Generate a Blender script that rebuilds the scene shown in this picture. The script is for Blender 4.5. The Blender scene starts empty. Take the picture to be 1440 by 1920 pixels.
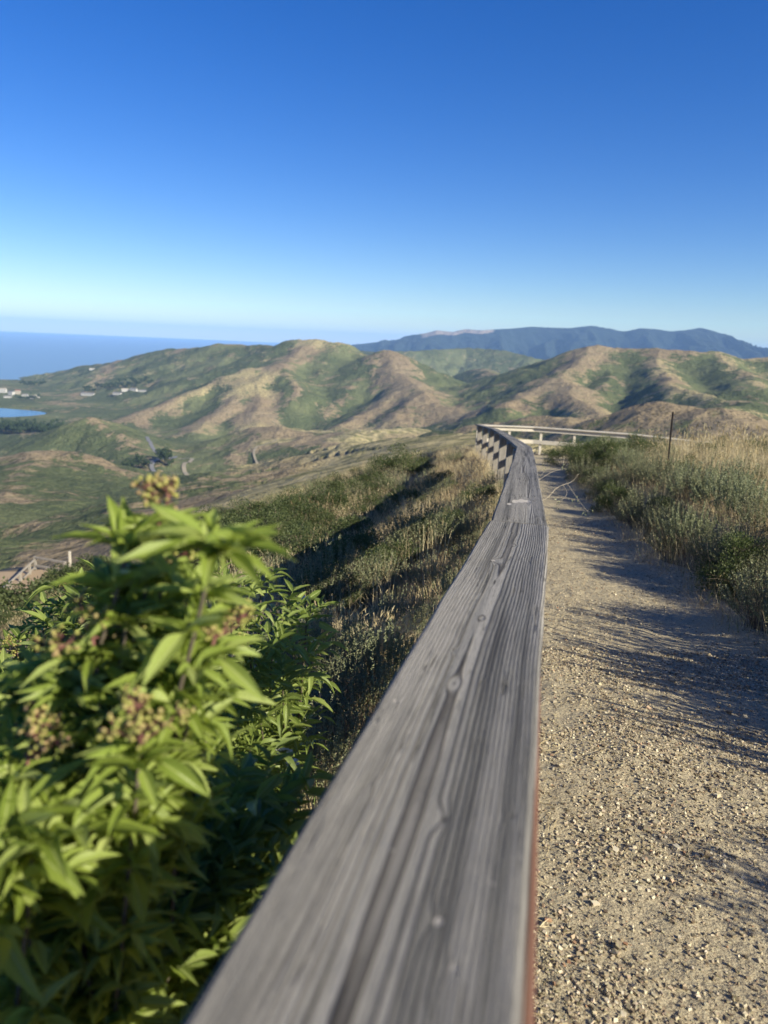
import bpy, math, random
import numpy as np
from mathutils import Vector
rng = np.random.default_rng(7)
random.seed(7)
scene = bpy.context.scene
COL = scene.collection

# ------------------------------------------------------------------ camera, sky, sun, exposure
EYE = np.array([0., 0., 1.38])
PITCH, ROLL, F = math.radians(12.8), math.radians(2.5), 1400.
_a = math.pi / 2 - PITCH
_Rx = np.array([[1, 0, 0], [0, math.cos(_a), -math.sin(_a)], [0, math.sin(_a), math.cos(_a)]])
_Rz = np.array([[math.cos(ROLL), -math.sin(ROLL), 0], [math.sin(ROLL), math.cos(ROLL), 0], [0, 0, 1]])
CM = _Rx @ _Rz
def P(px, py, dist):
    """survey point: direction seen in the photograph, taken out to a forward distance in metres"""
    d = CM @ np.array([(px - 720) / F, -(py - 960) / F, -1.])
    return EYE + d / d[1] * dist
cam = bpy.data.cameras.new('camera'); co = bpy.data.objects.new('camera', cam); COL.objects.link(co)
co.location = EYE; co.rotation_euler = (_a, 0, 0)
from mathutils import Matrix
co.matrix_world = Matrix.Translation(Vector(EYE)) @ Matrix([list(r) for r in CM]).to_4x4()
cam.sensor_fit = 'VERTICAL'; cam.sensor_height = 36; cam.lens = 36 * F / 1920
cam.clip_start = 0.02; cam.clip_end = 100000
cam.dof.use_dof = True; cam.dof.focus_distance = 3.1; cam.dof.aperture_fstop = 3.5
scene.camera = co

SUN_EL, SUN_AZ = math.radians(28), math.radians(126)
world = bpy.data.worlds.new('World'); scene.world = world; world.use_nodes = True
wn = world.node_tree; bg = wn.nodes['Background']
sky = wn.nodes.new('ShaderNodeTexSky'); sky.sky_type = 'NISHITA'; sky.sun_disc = False
sky.sun_elevation = SUN_EL; sky.sun_rotation = SUN_AZ; sky.altitude = 280
sky.air_density = 1.0; sky.dust_density = 0.0; sky.ozone_density = 5.0
hs = wn.nodes.new('ShaderNodeHueSaturation'); hs.inputs['Saturation'].default_value = 1.30; hs.inputs['Hue'].default_value = .518; wn.links.new(sky.outputs[0], hs.inputs['Color']); wn.links.new(hs.outputs[0], bg.inputs[0]); bg.inputs[1].default_value = 0.072
sl = bpy.data.lights.new('sun', 'SUN'); so = bpy.data.objects.new('sun', sl); COL.objects.link(so)
sl.energy = 5.0; sl.angle = math.radians(0.5); sl.color = (1.0, 0.92, 0.72)
SDIR = Vector((math.cos(SUN_EL) * math.sin(SUN_AZ), math.cos(SUN_EL) * math.cos(SUN_AZ), math.sin(SUN_EL)))
so.rotation_euler = SDIR.to_track_quat('Z', 'Y').to_euler(); so.location = (20, -20, 30)
scene.view_settings.view_transform = 'Standard'; scene.view_settings.look = 'None'
scene.view_settings.exposure = 0.95; scene.view_settings.gamma = 1
scene.render.engine = 'CYCLES'
scene.cycles.max_bounces = 6; scene.cycles.diffuse_bounces = 3; scene.cycles.transmission_bounces = 4
scene.cycles.transparent_max_bounces = 4; scene.cycles.volume_bounces = 1
scene.cycles.use_denoising = True

# ------------------------------------------------------------------ helpers
def smooth(a, b, x):
    t = np.clip((x - a) / (b - a), 0, 1); return t * t * (3 - 2 * t)
_perm = rng.permutation(1024).astype(np.int64); _gr = rng.uniform(-1, 1, (1024, 2))
def perlin(x, y):
    xi = np.floor(x).astype(np.int64); yi = np.floor(y).astype(np.int64); xf = x - xi; yf = y - yi
    def g(ix, iy, fx, fy):
        h = _perm[(ix + _perm[iy & 1023]) & 1023]; v = _gr[h]; return v[..., 0] * fx + v[..., 1] * fy
    u = xf ** 3 * (xf * (xf * 6 - 15) + 10); v = yf ** 3 * (yf * (yf * 6 - 15) + 10)
    a = g(xi, yi, xf, yf); b = g(xi + 1, yi, xf - 1, yf); c = g(xi, yi + 1, xf, yf - 1); d = g(xi + 1, yi + 1, xf - 1, yf - 1)
    return (a + (b - a) * u) * (1 - v) + (c + (d - c) * u) * v
def fbm(x, y, o=4):
    s = 0; a = 1.
    for i in range(o): s = s + a * perlin(x * 2 ** i + 17.3 * i, y * 2 ** i - 9.1 * i); a *= .5
    return s

class MB:
    """collects vertices and faces (with material slots) for one mesh object"""
    def __init__(s): s.v = []; s.f = {3: [], 4: []}; s.m = {3: [], 4: []}; s.n = 0
    def add(s, v, f, mi=0):
        v = np.asarray(v, float).reshape(-1, 3); f = np.asarray(f, np.int64)
        s.v.append(v); k = f.shape[1]; s.f[k].append(f + s.n); s.m[k].append(np.full(len(f), mi)); s.n += len(v); return s
    def inst(s, tv, tf, R, T, mi=0):
        """copies of a template: R (m,3,3) row bases scaled, T (m,3)"""
        m = len(T); tv = np.asarray(tv); tf = np.asarray(tf)
        v = np.einsum('nk,mkj->mnj', tv, R) + T[:, None, :]
        f = tf[None] + (np.arange(m) * len(tv))[:, None, None]
        return s.add(v.reshape(-1, 3), f.reshape(-1, tf.shape[1]), mi)
    def mesh(s, name, mats, shade=True):
        me = bpy.data.meshes.new(name); V = np.concatenate(s.v)
        me.vertices.add(len(V)); me.vertices.foreach_set('co', V.astype(np.float32).ravel())
        loops = []; starts = []; mi = []; off = 0
        for k in (3, 4):
            if s.f[k]:
                f = np.concatenate(s.f[k]); loops.append(f.ravel()); starts.append(off + np.arange(len(f)) * k); off += f.size; mi.append(np.concatenate(s.m[k]))
        L = np.concatenate(loops); S = np.concatenate(starts); mi = np.concatenate(mi)
        me.loops.add(len(L)); me.loops.foreach_set('vertex_index', L.astype(np.int32))
        me.polygons.add(len(S)); me.polygons.foreach_set('loop_start', S.astype(np.int32))
        me.polygons.foreach_set('material_index', mi.astype(np.int32))
        me.polygons.foreach_set('use_smooth', np.full(len(S), shade))
        for m in (mats if isinstance(mats, (list, tuple)) else [mats]): me.materials.append(m)
        me.update(calc_edges=True); me.validate(); return me
    def build(s, name, mats, parent=None, shade=True):
        return link(name, s.mesh(name, mats, shade), parent)
    def extend(s, o, mi):
        n0 = s.n
        for V_ in o.v: s.v.append(V_); s.n += len(V_)
        for k in (3, 4):
            s.f[k] += [f + n0 for f in o.f[k]]; s.m[k] += [m * 0 + mi for m in o.m[k]]
def link(name, me, parent=None):
    o = bpy.data.objects.new(name, me); COL.objects.link(o)
    if parent is not None: o.parent = parent
    return o
def tag(o, label=None, cat=None, group=None, kind=None):
    if label: o['label'] = label
    if cat: o['category'] = cat
    if group: o['group'] = group
    if kind: o['kind'] = kind
    return o
def empty(name, loc=(0, 0, 0)):
    o = bpy.data.objects.new(name, None); COL.objects.link(o); o.location = loc; o.empty_display_size = .1; return o
def copy_tree(o, parent=None):
    c = o.copy(); COL.objects.link(c)
    if parent is not None: c.parent = parent
    for ch in o.children: copy_tree(ch, c)
    return c
def attr(me, name, arr, typ='FLOAT'):
    a = me.attributes.new(name, typ, 'POINT')
    a.data.foreach_set('value' if typ == 'FLOAT' else 'vector', np.asarray(arr, np.float32).ravel())
def box_vf(c, hx, hy, hz, ax=None, bev=0.0):
    """box (optionally with chamfered edges) around c; ax = 3x3 rows giving the local axes"""
    if ax is None: ax = np.eye(3)
    c = np.asarray(c, float)
    if bev <= 0:
        v = np.array([[x, y, z] for z in (-1, 1) for y in (-1, 1) for x in (-1, 1)], float) * [hx, hy, hz]
        f = [[0, 2, 3, 1], [4, 5, 7, 6], [0, 1, 5, 4], [2, 6, 7, 3], [0, 4, 6, 2], [1, 3, 7, 5]]
        return v @ ax + c, f
    pts = []; b = bev
    for z in (-1, 1):
        for y in (-1, 1):
            for x in (-1, 1):
                pts += [[x * hx, y * (hy - b), z * (hz - b)], [x * (hx - b), y * hy, z * (hz - b)], [x * (hx - b), y * (hy - b), z * hz]]
    def i(x, y, z, k): return ((z > 0) * 4 + (y > 0) * 2 + (x > 0)) * 3 + k
    f = []
    for s in (-1, 1):
        q = [i(s, -1, -1, 0), i(s, 1, -1, 0), i(s, 1, 1, 0), i(s, -1, 1, 0)]; f.append(q if s > 0 else q[::-1])
        q = [i(-1, s, -1, 1), i(1, s, -1, 1), i(1, s, 1, 1), i(-1, s, 1, 1)]; f.append(q[::-1] if s > 0 else q)
        q = [i(-1, -1, s, 2), i(1, -1, s, 2), i(1, 1, s, 2), i(-1, 1, s, 2)]; f.append(q if s > 0 else q[::-1])
    for s in (-1, 1):
        for t in (-1, 1):
            f.append([i(-1, s, t, 1), i(1, s, t, 1), i(1, s, t, 2), i(-1, s, t, 2)])
            f.append([i(s, -1, t, 0), i(s, 1, t, 0), i(s, 1, t, 2), i(s, -1, t, 2)])
            f.append([i(s, t, -1, 0), i(s, t, 1, 0), i(s, t, 1, 1), i(s, t, -1, 1)])
    tri = [[i(x, y, z, 0), i(x, y, z, 1), i(x, y, z, 2)] for x in (-1, 1) for y in (-1, 1) for z in (-1, 1)]
    return (np.array(pts) @ ax + c), f, tri
def add_box(mb, c, hx, hy, hz, ax=None, bev=0, mi=0):
    r = box_vf(c, hx, hy, hz, ax, bev)
    if len(r) == 3:
        mb.add(r[0], r[1], mi); n = mb.n - len(r[0]); t = np.array(r[2]); mb.f[3].append(t + n); mb.m[3].append(np.full(len(t), mi))
    else: mb.add(r[0], r[1], mi)
def tube(mb, pts, radii, n=6, mi=0, cap=True):
    pts = np.asarray(pts, float); m = len(pts); radii = np.broadcast_to(radii, m)
    t = np.gradient(pts, axis=0); t /= np.linalg.norm(t, axis=1)[:, None] + 1e-9
    ref = np.where(np.abs(t[:, 2:3]) > .9, [[1., 0, 0]], [[0, 0, 1.]])
    u = np.cross(t, ref); u /= np.linalg.norm(u, axis=1)[:, None]; w = np.cross(t, u)
    a = np.arange(n) / n * 2 * math.pi
    v = pts[:, None] + radii[:, None, None] * (np.cos(a)[None, :, None] * u[:, None] + np.sin(a)[None, :, None] * w[:, None])
    i = np.arange(m - 1)[:, None] * n; j = np.arange(n)[None]
    f = np.stack([i + j, i + (j + 1) % n, i + n + (j + 1) % n, i + n + j], -1).reshape(-1, 4)
    base = mb.n; mb.add(v.reshape(-1, 3), f, mi)
    if cap:
        mb.f[3].append(np.array([[base + (m - 1) * n + k, base + (m - 1) * n + (k + 1) % n, base + (m - 1) * n] for k in range(1, n - 1)])); mb.m[3].append(np.full(n - 2, mi))
def bezier(pts, n):
    """Catmull-Rom through the given points"""
    p = np.asarray(pts, float); p = np.vstack([2 * p[0] - p[1], p, 2 * p[-1] - p[-2]]); out = []
    m = len(p) - 3
    for t in np.linspace(0, m, n, endpoint=True):
        i = min(int(t), m - 1); u = t - i; a, b, c, d = p[i:i + 4]
        out.append(.5 * (2 * b + (c - a) * u + (2 * a - 5 * b + 4 * c - d) * u * u + (3 * b - a - 3 * c + d) * u ** 3))
    return np.array(out)
def frames(dirs, roll=None, scale=None):
    """row bases: x = side, y = along dirs, z = normal"""
    d = dirs / np.linalg.norm(dirs, axis=1)[:, None]
    ref = np.where(np.abs(d[:, 2:3]) > .95, [[1., 0, 0]], [[0, 0, 1.]])
    x = np.cross(d, ref); x /= np.linalg.norm(x, axis=1)[:, None]; z = np.cross(x, d)
    if roll is not None:
        c, s_ = np.cos(roll)[:, None], np.sin(roll)[:, None]; x, z = x * c + z * s_, z * c - x * s_
    R = np.stack([x, d, z], 1)
    if scale is not None: R = R * (scale if np.ndim(scale) == 2 else np.asarray(scale)[:, None])[:, :, None]
    return R

# ------------------------------------------------------------------ node material helper
def mat(name, fn):
    m = bpy.data.materials.new(name); m.use_nodes = True; nt = m.node_tree
    b = nt.nodes['Principled BSDF']; b.inputs['Roughness'].default_value = .8
    b.inputs['Specular IOR Level'].default_value = .25
    fn(NT(nt), b); return m
class NT:
    def __init__(s, nt): s.nt = nt
    def n(s, t, **kw):
        x = s.nt.nodes.new(t)
        for k, v in kw.items(): setattr(x, k, v)
        return x
    def l(s, a, b): s.nt.links.new(a, b)
    def attr(s, name): return s.n('ShaderNodeAttribute', attribute_name=name)
    def pos(s): return s.n('ShaderNodeNewGeometry').outputs['Position']
    def obj(s): return s.n('ShaderNodeTexCoord').outputs['Object']
    def rnd(s): return s.n('ShaderNodeNewGeometry').outputs['Random Per Island']
    def noise(s, vec, scale, detail=4, rough=.55, dist=0., out='Fac'):
        x = s.n('ShaderNodeTexNoise'); x.inputs['Scale'].default_value = scale; x.inputs['Detail'].default_value = detail
        x.inputs['Roughness'].default_value = rough; x.inputs['Distortion'].default_value = dist
        if vec is not None: s.l(vec, x.inputs['Vector'])
        return x.outputs[out]
    def math(s, op, a, b=None, c=None, clamp=False):
        x = s.n('ShaderNodeMath', operation=op, use_clamp=clamp)
        for i, v in enumerate((a, b, c)):
            if v is None: continue
            if isinstance(v, (int, float)): x.inputs[i].default_value = v
            else: s.l(v, x.inputs[i])
        return x.outputs[0]
    def ramp(s, fac, stops, interp='LINEAR'):
        x = s.n('ShaderNodeValToRGB'); cr = x.color_ramp; cr.interpolation = interp
        while len(cr.elements) < len(stops): cr.elements.new(.5)
        for e, (p, c) in zip(cr.elements, stops): e.position = p; e.color = (*c, 1) if len(c) == 3 else c
        s.l(fac, x.inputs[0]); return x.outputs[0]
    def mix(s, fac, a, b, mode='MIX'):
        x = s.n('ShaderNodeMix', data_type='RGBA', blend_type=mode)
        for sock, v in ((x.inputs[0], fac), (x.inputs[6], a), (x.inputs[7], b)):
            if isinstance(v, (int, float)): sock.default_value = v
            elif isinstance(v, tuple): sock.default_value = (*v, 1)
            else: s.l(v, sock)
        return x.outputs[2]
    def mapr(s, v, a, b, c=0., d=1.):
        x = s.n('ShaderNodeMapRange'); s.l(v, x.inputs[0])
        for i, q in enumerate((a, b, c, d)): x.inputs[i + 1].default_value = q
        return x.outputs[0]
    def vmul(s, v, k):
        x = s.n('ShaderNodeVectorMath', operation='MULTIPLY'); s.l(v, x.inputs[0]); x.inputs[1].default_value = k; return x.outputs[0]
    def bump(s, h, strength, dist, b, normal=None):
        x = s.n('ShaderNodeBump'); x.inputs['Strength'].default_value = strength; x.inputs['Distance'].default_value = dist
        s.l(h, x.inputs['Height'])
        if normal is not None: s.l(normal, x.inputs['Normal'])
        if b is not None: s.l(x.outputs[0], b.inputs['Normal'])
        return x.outputs[0]

def foliage_mat(name, stops, trans=.35, rough=.55, tcol=(.35, .55, .08), scale=1.2, spec=.3, rib=False):
    """leaf colour varies per leaf and in clumps; light passes through the leaf"""
    def fn(N, b):
        g = N.n('ShaderNodeNewGeometry')
        clump = N.noise(g.outputs['Position'], scale, 2)
        f = N.math('ADD', N.math('MULTIPLY', g.outputs['Random Per Island'], .6), N.math('MULTIPLY', clump, .45), clamp=True)
        c = N.ramp(f, stops)
        if rib:
            a = N.attr('rib').outputs['Vector']; sx = N.n('ShaderNodeSeparateXYZ'); N.l(a, sx.inputs[0]); ax = N.math('ABSOLUTE', sx.outputs[0])
            vn = N.math('FRACT', N.math('ADD', N.math('MULTIPLY', sx.outputs[1], 9.), N.math('MULTIPLY', ax, -5.))); vn = N.mapr(N.math('ABSOLUTE', N.math('SUBTRACT', vn, .5)), .06, .0)
            c = N.mix(N.math('MULTIPLY', vn, .28), c, (.42, .50, .18)); c = N.mix(N.mapr(ax, .07, .02), c, (.50, .56, .24)); N.bump(vn, .5, .001, b)
        N.l(c, b.inputs['Base Color']); b.inputs['Roughness'].default_value = rough
        b.inputs['Specular IOR Level'].default_value = spec
        t = N.n('ShaderNodeBsdfTranslucent'); N.l(N.mix(.55, c, tcol, 'MIX'), t.inputs['Color'])
        mx = N.n('ShaderNodeMixShader'); mx.inputs[0].default_value = trans
        N.l(b.outputs[0], mx.inputs[1]); N.l(t.outputs[0], mx.inputs[2])
        N.l(mx.outputs[0], N.nt.nodes['Material Output'].inputs['Surface'])
    return mat(name, fn)

# ------------------------------------------------------------------ near landform
FENCE = np.array([[-.59, -2.2, 1.20], [-.042, .2, .999], [.448, 2.407, .817], [.885, 4.75, .60], [1.30, 7.0, .39], [1.70, 9.2, .19],
                  [2.00, 11.6, -.03], [2.33, 14.6, -.29], [2.62, 17.4, -.53], [2.88, 20.2, -.77], [3.05, 22.8, -1.00], [3.17, 25.2, -1.21], [3.28, 27.3, -1.40]])
FY, FX, FZ = FENCE[:, 1], FENCE[:, 0], FENCE[:, 2]
def fence_x(y): return np.where(y < 27.3, np.interp(y, FY, FX), 3.28 + .05 * (y - 27.3))
def path_z(y): return np.interp(y, [-60, -2.2, 0, 9.2, 27.3, 32], [2.5, .19, 0.01, -.80, -2.42, -2.8])
PE_Y = np.array([-10, 0, 2, 3.4, 4.9, 6.5, 8.4, 11, 14, 18, 22, 25, 30]); PE_X = np.array([-.6, 1.55, 2.1, 2.35, 2.45, 2.58, 2.85, 3.25, 3.7, 4.4, 5.5, 8.5, 14.])
def path_edge(y): return np.interp(y, PE_Y, PE_X) + (.07 * np.sin(2.3 * y) + .05 * np.sin(5.1 * y + 1) + .03 * np.sin(11.3 * y + 2)) * np.interp(y, [0, 2, 14, 20], [0, 1, 1, 0])
VP = P(95, 1098, 43.)     # the lower viewpoint pad
def near_z(x, y):
    fx = fence_x(y); s = fx - x; pz = path_z(np.minimum(y, 30))
    sp = np.maximum(s - .15, 0)
    g = np.where(sp < 5.0, .15 * sp + .023 * sp ** 2, .15 * 5 + .023 * 25 + (sp - 5) * .38 + .09 * np.maximum(sp - 7, 0))
    pe = path_edge(y); r = np.maximum(x - pe - .05, 0)
    up = .28 * smooth(0, .9, r) + .07 * np.minimum(r, 6) - .16 * np.maximum(r - 7, 0)
    h = pz - g + up * smooth(27, 23, y)
    h = h - np.where(y > 28.5, .10 * (y - 28.5) + .012 * np.minimum(y - 28.5, 25) ** 2, 0)
    h = h + .10 * fbm(x * .5, y * .5, 3) * smooth(.2, 1.5, np.maximum(s, x - pe))
    d = np.hypot((x - VP[0]) / 6.5, (y - VP[1]) / 4.5); w = smooth(1.6, .95, d)
    return h * (1 - w) + VP[2] * w
# ------------------------------------------------------------------ far landform: surveyed ridge lines
RIDGES = []   # (points (n,3), slope, dryness, dry half width)
def ridge(pts, k=.42, dry=.3, w=60): RIDGES.append((np.array([P(*p) for p in pts]), k, dry, w))
ridge([(-420, 760, 4600), (-150, 735, 4400), (0, 713, 4200), (85, 700, 4000), (155, 683, 3900), (225, 675, 3800), (280, 662, 3700), (320, 653, 3600), (370, 650, 3500), (410, 641, 3400), (440, 645, 3350), (475, 642, 3300), (505, 645, 3200), (535, 645, 3150), (555, 634, 3100), (600, 635, 3050), (628, 641, 3000), (650, 652, 2950), (690, 664, 2900), (725, 658, 2800)], .34, .45, 60)
ridge([(440, 645, 3350), (405, 682, 3000), (340, 712, 2800), (275, 742, 2650)], .36, .3, 50)
ridge([(225, 675, 3800), (190, 712, 3300), (150, 752, 2850), (90, 772, 2650)], .36, .75, 60)
ridge([(320, 653, 3600), (300, 690, 3200), (240, 722, 2950)], .36, .2, 50)
ridge([(590, 636, 3050), (560, 662, 2850), (520, 682, 2600), (470, 690, 2550), (430, 701, 2500), (370, 726, 2400), (310, 758, 2250), (262, 778, 2150)], .42, .95, 75)
ridge([(520, 682, 2600), (482, 712, 2400), (489, 760, 2150), (478, 800, 1900)], .44, 1.0, 70)
ridge([(462, 690, 2550), (440, 742, 2250), (400, 782, 2050), (362, 802, 1900)], .44, .95, 60)
ridge([(520, 682, 2600), (548, 700, 2450), (560, 725, 2300), (540, 760, 2150)], .46, .55, 22)
ridge([(725, 658, 2800), (750, 661, 2750), (785, 688, 2700), (835, 712, 2800), (880, 735, 2900)], .42, .7, 45)
ridge([(735, 658, 2780), (746, 690, 2500), (768, 716, 2300), (792, 733, 2100), (822, 760, 1900), (862, 792, 1700)], .44, 1.0, 85)
ridge([(768, 720, 2280), (722, 748, 2100), (684, 775, 1950), (655, 797, 1800)], .44, .95, 60)
ridge([(725, 659, 2790), (690, 692, 2600), (662, 728, 2400), (603, 778, 2150)], .42, .45, 30)
ridge([(792, 733, 2100), (770, 765, 1900), (745, 800, 1750)], .46, .9, 55)
ridge([(628, 641, 3000), (612, 680, 2750), (590, 720, 2500)], .40, .3, 25)
ridge([(945, 698, 2700), (1000, 681, 2500), (1040, 668, 2400), (1100, 651, 2300), (1125, 647, 2300), (1170, 653, 2300), (1225, 651, 2250), (1285, 653, 2200), (1345, 658, 2200), (1395, 668, 2200), (1450, 665, 2200), (1600, 668, 2100), (1800, 660, 2000)], .34, .75, 55)
ridge([(1125, 647, 2300), (1080, 680, 2050), (1022, 704, 1900), (1062, 716, 1750), (1092, 745, 1550), (1106, 768, 1350)], .38, .95, 75)
ridge([(1022, 704, 1900), (985, 728, 1750), (950, 752, 1600)], .40, .8, 55)
ridge([(1225, 651, 2250), (1242, 680, 2000), (1262, 702, 1800), (1312, 722, 1550), (1378, 750, 1300)], .44, .8, 45)
ridge([(1345, 658, 2200), (1382, 690, 1900), (1435, 722, 1600)], .40, .5, 35)
ridge([(1170, 653, 2300), (1150, 690, 2050), (1128, 728, 1750)], .40, .35, 25)
ridge([(1050, 775, 1050), (1130, 776, 950), (1185, 768, 850), (1240, 756, 800), (1275, 746, 800), (1300, 752, 750), (1390, 757, 700), (1460, 810, 600)], .36, 1.05, 90)
ridge([(1385, 757, 1200), (1440, 746, 1300), (1560, 735, 1300)], .36, .1, 40)
ridge([(900, 782, 1050), (1000, 768, 1000), (1060, 778, 950)], .34, .95, 60)
ridge([(850, 705, 3600), (885, 690, 3500), (905, 688, 3400), (940, 700, 3000)], .36, .6, 60)
ridge([(640, 652, 5600), (690, 657, 5200), (770, 656, 5000), (885, 650, 5200), (945, 655, 5000), (1000, 668, 4800), (1080, 684, 4800)], .32, .15, 60)
ridge([(-150, 870, 900), (0, 854, 900), (60, 846, 900), (105, 845, 890), (142, 852, 880), (205, 884, 860), (275, 905, 900), (345, 925, 950)], .36, .95, 55)
ridge([(70, 847, 880), (20, 905, 620), (-60, 1010, 420)], .30, .45, 22)
ridge([(205, 884, 860), (235, 960, 560), (260, 1010, 430)], .30, .2, 16)
ridge([(0, 812, 1700), (100, 806, 1600), (150, 792, 1550), (190, 778, 1500), (218, 797, 1450), (262, 836, 1350), (300, 862, 1250)], .36, .55, 28)
ridge([(505, 800, 1500), (532, 797, 1480), (556, 802, 1430)], .36, 1.1, 60)
ridge([(985, 800, 220), (940, 798, 330), (900, 794, 450), (850, 798, 600), (770, 808, 700), (700, 822, 760), (640, 850, 800)], .27, 1.9, 150)  # highest dryness picks the straw colour that is lightened to look sunlit
ridge([(640, 812, 1500), (600, 806, 1550), (565, 812, 1500)], .2, 1.7, 60)
ridge([(470, 812, 1750), (430, 822, 1650), (395, 835, 1550)], .2, .35, 40)
ridge([(760, 795, 1500), (700, 800, 1400), (655, 815, 1300)], .22, 1.5, 80)
ridge([(480, 862, 1300), (520, 845, 1350), (560, 838, 1350)], .2, 1.4, 55)
def seg_d(x, y, A, B):
    dx, dy = B[0] - A[0], B[1] - A[1]; t = np.clip(((x - A[0]) * dx + (y - A[1]) * dy) / (dx * dx + dy * dy), 0, 1)
    return np.hypot(x - A[0] - t * dx, y - A[1] - t * dy), A[2] + t * (B[2] - A[2])
LAG = P(-62, 779, 2290)
def far_z(x, y):
    r = np.hypot(x, y)
    wx = x + 55 * fbm(x / 420., y / 420., 3) + 14 * fbm(x / 90., y / 90., 2); wy = y + 55 * fbm(x / 420. + 40, y / 420. + 7, 3) + 14 * fbm(x / 90. + 3, y / 90. + 5, 2)
    w0 = smooth(400, 1300, r); wx = x + (wx - x) * (.35 + .65 * w0); wy = y + (wy - y) * (.35 + .65 * w0)
    floor = -252 + .15 * np.maximum(x + 150, 0) * smooth(5200, 2500, y) - 70 * smooth(3950, 4500, y - .15 * x) * smooth(600, -200, x)
    floor = floor + 5 * fbm(x / 160., y / 160., 3)
    gully = np.abs(fbm(x / 170., y / 170. + 9, 3)); top = np.full_like(x, -1e9); acc = np.zeros_like(x); dry = np.zeros_like(x) + .12
    T = 9.
    hs = []
    for pts, k, dr, w in RIDGES:
        d = np.full_like(x, 1e9); z = np.zeros_like(x)
        for A, B in zip(pts[:-1], pts[1:]):
            dd, zz = seg_d(wx, wy, A, B); c = zz - k * dd > z - k * d if np.any(d < 1e8) else np.ones_like(x, bool)
            d = np.where(c, dd, d); z = np.where(c, zz, z)
        rise = 1 - np.exp(-(d / 60.) ** 2)
        h = z - k * d * (.55 + .45 * rise) - 26 * rise * smooth(0, 260, d) * (gully * 1.3) * (1 if w > 24 else .3)
        hs.append(h); dry = np.maximum(dry, dr * np.exp(-(d / w) ** 2))
    m = np.max(hs, axis=0); m = np.maximum(m, floor); s = np.exp((floor - m) / T)
    for h in hs: s = s + np.exp((h - m) / T)
    z = m + T * np.log(s) - T * .5
    z = z + (2.6 * fbm(x / 45., y / 45., 3) - 9 * np.abs(fbm(x / 75. + 3, y / 75., 3)) * smooth(4, 40, z - floor)) * smooth(200, 900, r)
    onfloor = smooth(28, 4, z - floor)
    dry = dry + onfloor * .18 * np.sign(fbm(x / 240., y / 240. + 3, 2))
    dl = np.hypot((x - LAG[0]) / 190, (y - LAG[1]) / 150); z = z * (1 - smooth(1.35, .95, dl)) + (-272) * smooth(1.35, .95, dl)
    return z, dry
def ground_z(x, y):
    x = np.asarray(x, float); y = np.asarray(y, float); r = np.hypot(x, y)
    n = near_z(x, y); fz, dry = far_z(x, y)
    hill = near_z(x / np.maximum(r, 1) * 60, y / np.maximum(r, 1) * 60) - .42 * (np.maximum(r, 60) - 60) * (.75 + .25 * smooth(60, 200, r))
    n = np.where(r < 60, n, hill)
    back = smooth(.1, -.3, y / np.maximum(r, 1))
    w = smooth(90, 420, r)
    a = np.maximum(n, fz); k = np.clip(1 - np.abs(n - fz) / 14., 0, 1); a = a + k * k * 3.5 * smooth(60, 200, r)
    z = np.where(r < 60, n, a)
    return z, np.where(r < 90, .5, dry)
def gz(x, y): return float(near_z(np.array([float(x)]), np.array([float(y)]))[0])
def GZ(x, y): return float(ground_z(np.array([float(x)]), np.array([float(y)]))[0][0])

# ------------------------------------------------------------------ setting materials
def _hills(N, b):
    p = N.pos(); dry = N.attr('dry').outputs['Fac']
    f = N.math('ADD', dry, N.math('MULTIPLY', N.math('SUBTRACT', N.noise(p, .010, 8, .72, 1.2), .5), 3.6))
    f = N.math('ADD', f, N.math('MULTIPLY', N.math('SUBTRACT', N.noise(p, .08, 5, .7), .5), 1.5))
    t = N.mapr(f, .38, .62)
    tan = N.mix(N.noise(p, .006, 3), (.235, .175, .11), (.335, .275, .175))
    tan = N.mix(N.mapr(N.noise(p, .0022, 3), .50, .62), tan, (.40, .34, .18)); tan = N.mix(N.mapr(N.noise(p, .22, 4), .52, .66), tan, (.13, .105, .058))
    tan = N.mix(N.mapr(dry, 1.05, 1.35), tan, N.mix(N.mapr(N.noise(p, .06, 4), .4, .6), (.48, .40, .22), (.20, .19, .09)))  # straw grass tone, lightened further in place of sun on turned-away slopes
    gr = N.mix(N.noise(p, .02, 4), (.086, .106, .050), (.160, .172, .084))
    gr = N.mix(N.mapr(N.noise(p, .30, 3, .7), .40, .62), gr, (.060, .080, .040))
    gr = N.mix(N.mapr(N.noise(p, .0045, 3), .46, .64), gr, (.16, .175, .085))
    c = N.mix(t, gr, tan)
    N.l(c, b.inputs['Base Color']); b.inputs['Roughness'].default_value = 1.; b.inputs['Specular IOR Level'].default_value = .05
    n1 = N.bump(N.noise(p, .14, 5, .75), .8, 6., None)
    N.bump(N.noise(p, .022, 5, .65), .7, 22., b, n1)
M_hills = mat('scrub_and_dry_grass_hillside', _hills)
def _mount(N, b):
    p = N.pos(); f = N.math('ADD', N.attr('dry').outputs['Fac'], N.math('MULTIPLY', N.math('SUBTRACT', N.noise(p, .004, 5), .5), 1.2))
    c = N.mix(N.mapr(f, .5, .7), (.014, .024, .020), (.27, .22, .18)); N.l(c, b.inputs['Base Color'])
    b.inputs['Roughness'].default_value = 1.; N.bump(N.noise(p, .004, 6, .65), .9, 120, b)
M_mount = mat('forested_mountain', _mount)
def _soil(N, b):
    p = N.pos(); c = N.mix(N.noise(p, 1.3, 5), (.085, .062, .040), (.17, .13, .085))
    c = N.mix(N.mapr(N.noise(p, 12, 4), .45, .65), c, (.20, .165, .10))
    N.l(c, b.inputs['Base Color']); N.bump(N.noise(p, 30, 4), .8, .02, b)
M_soil = mat('leaf_littered_soil', _soil)
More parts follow.
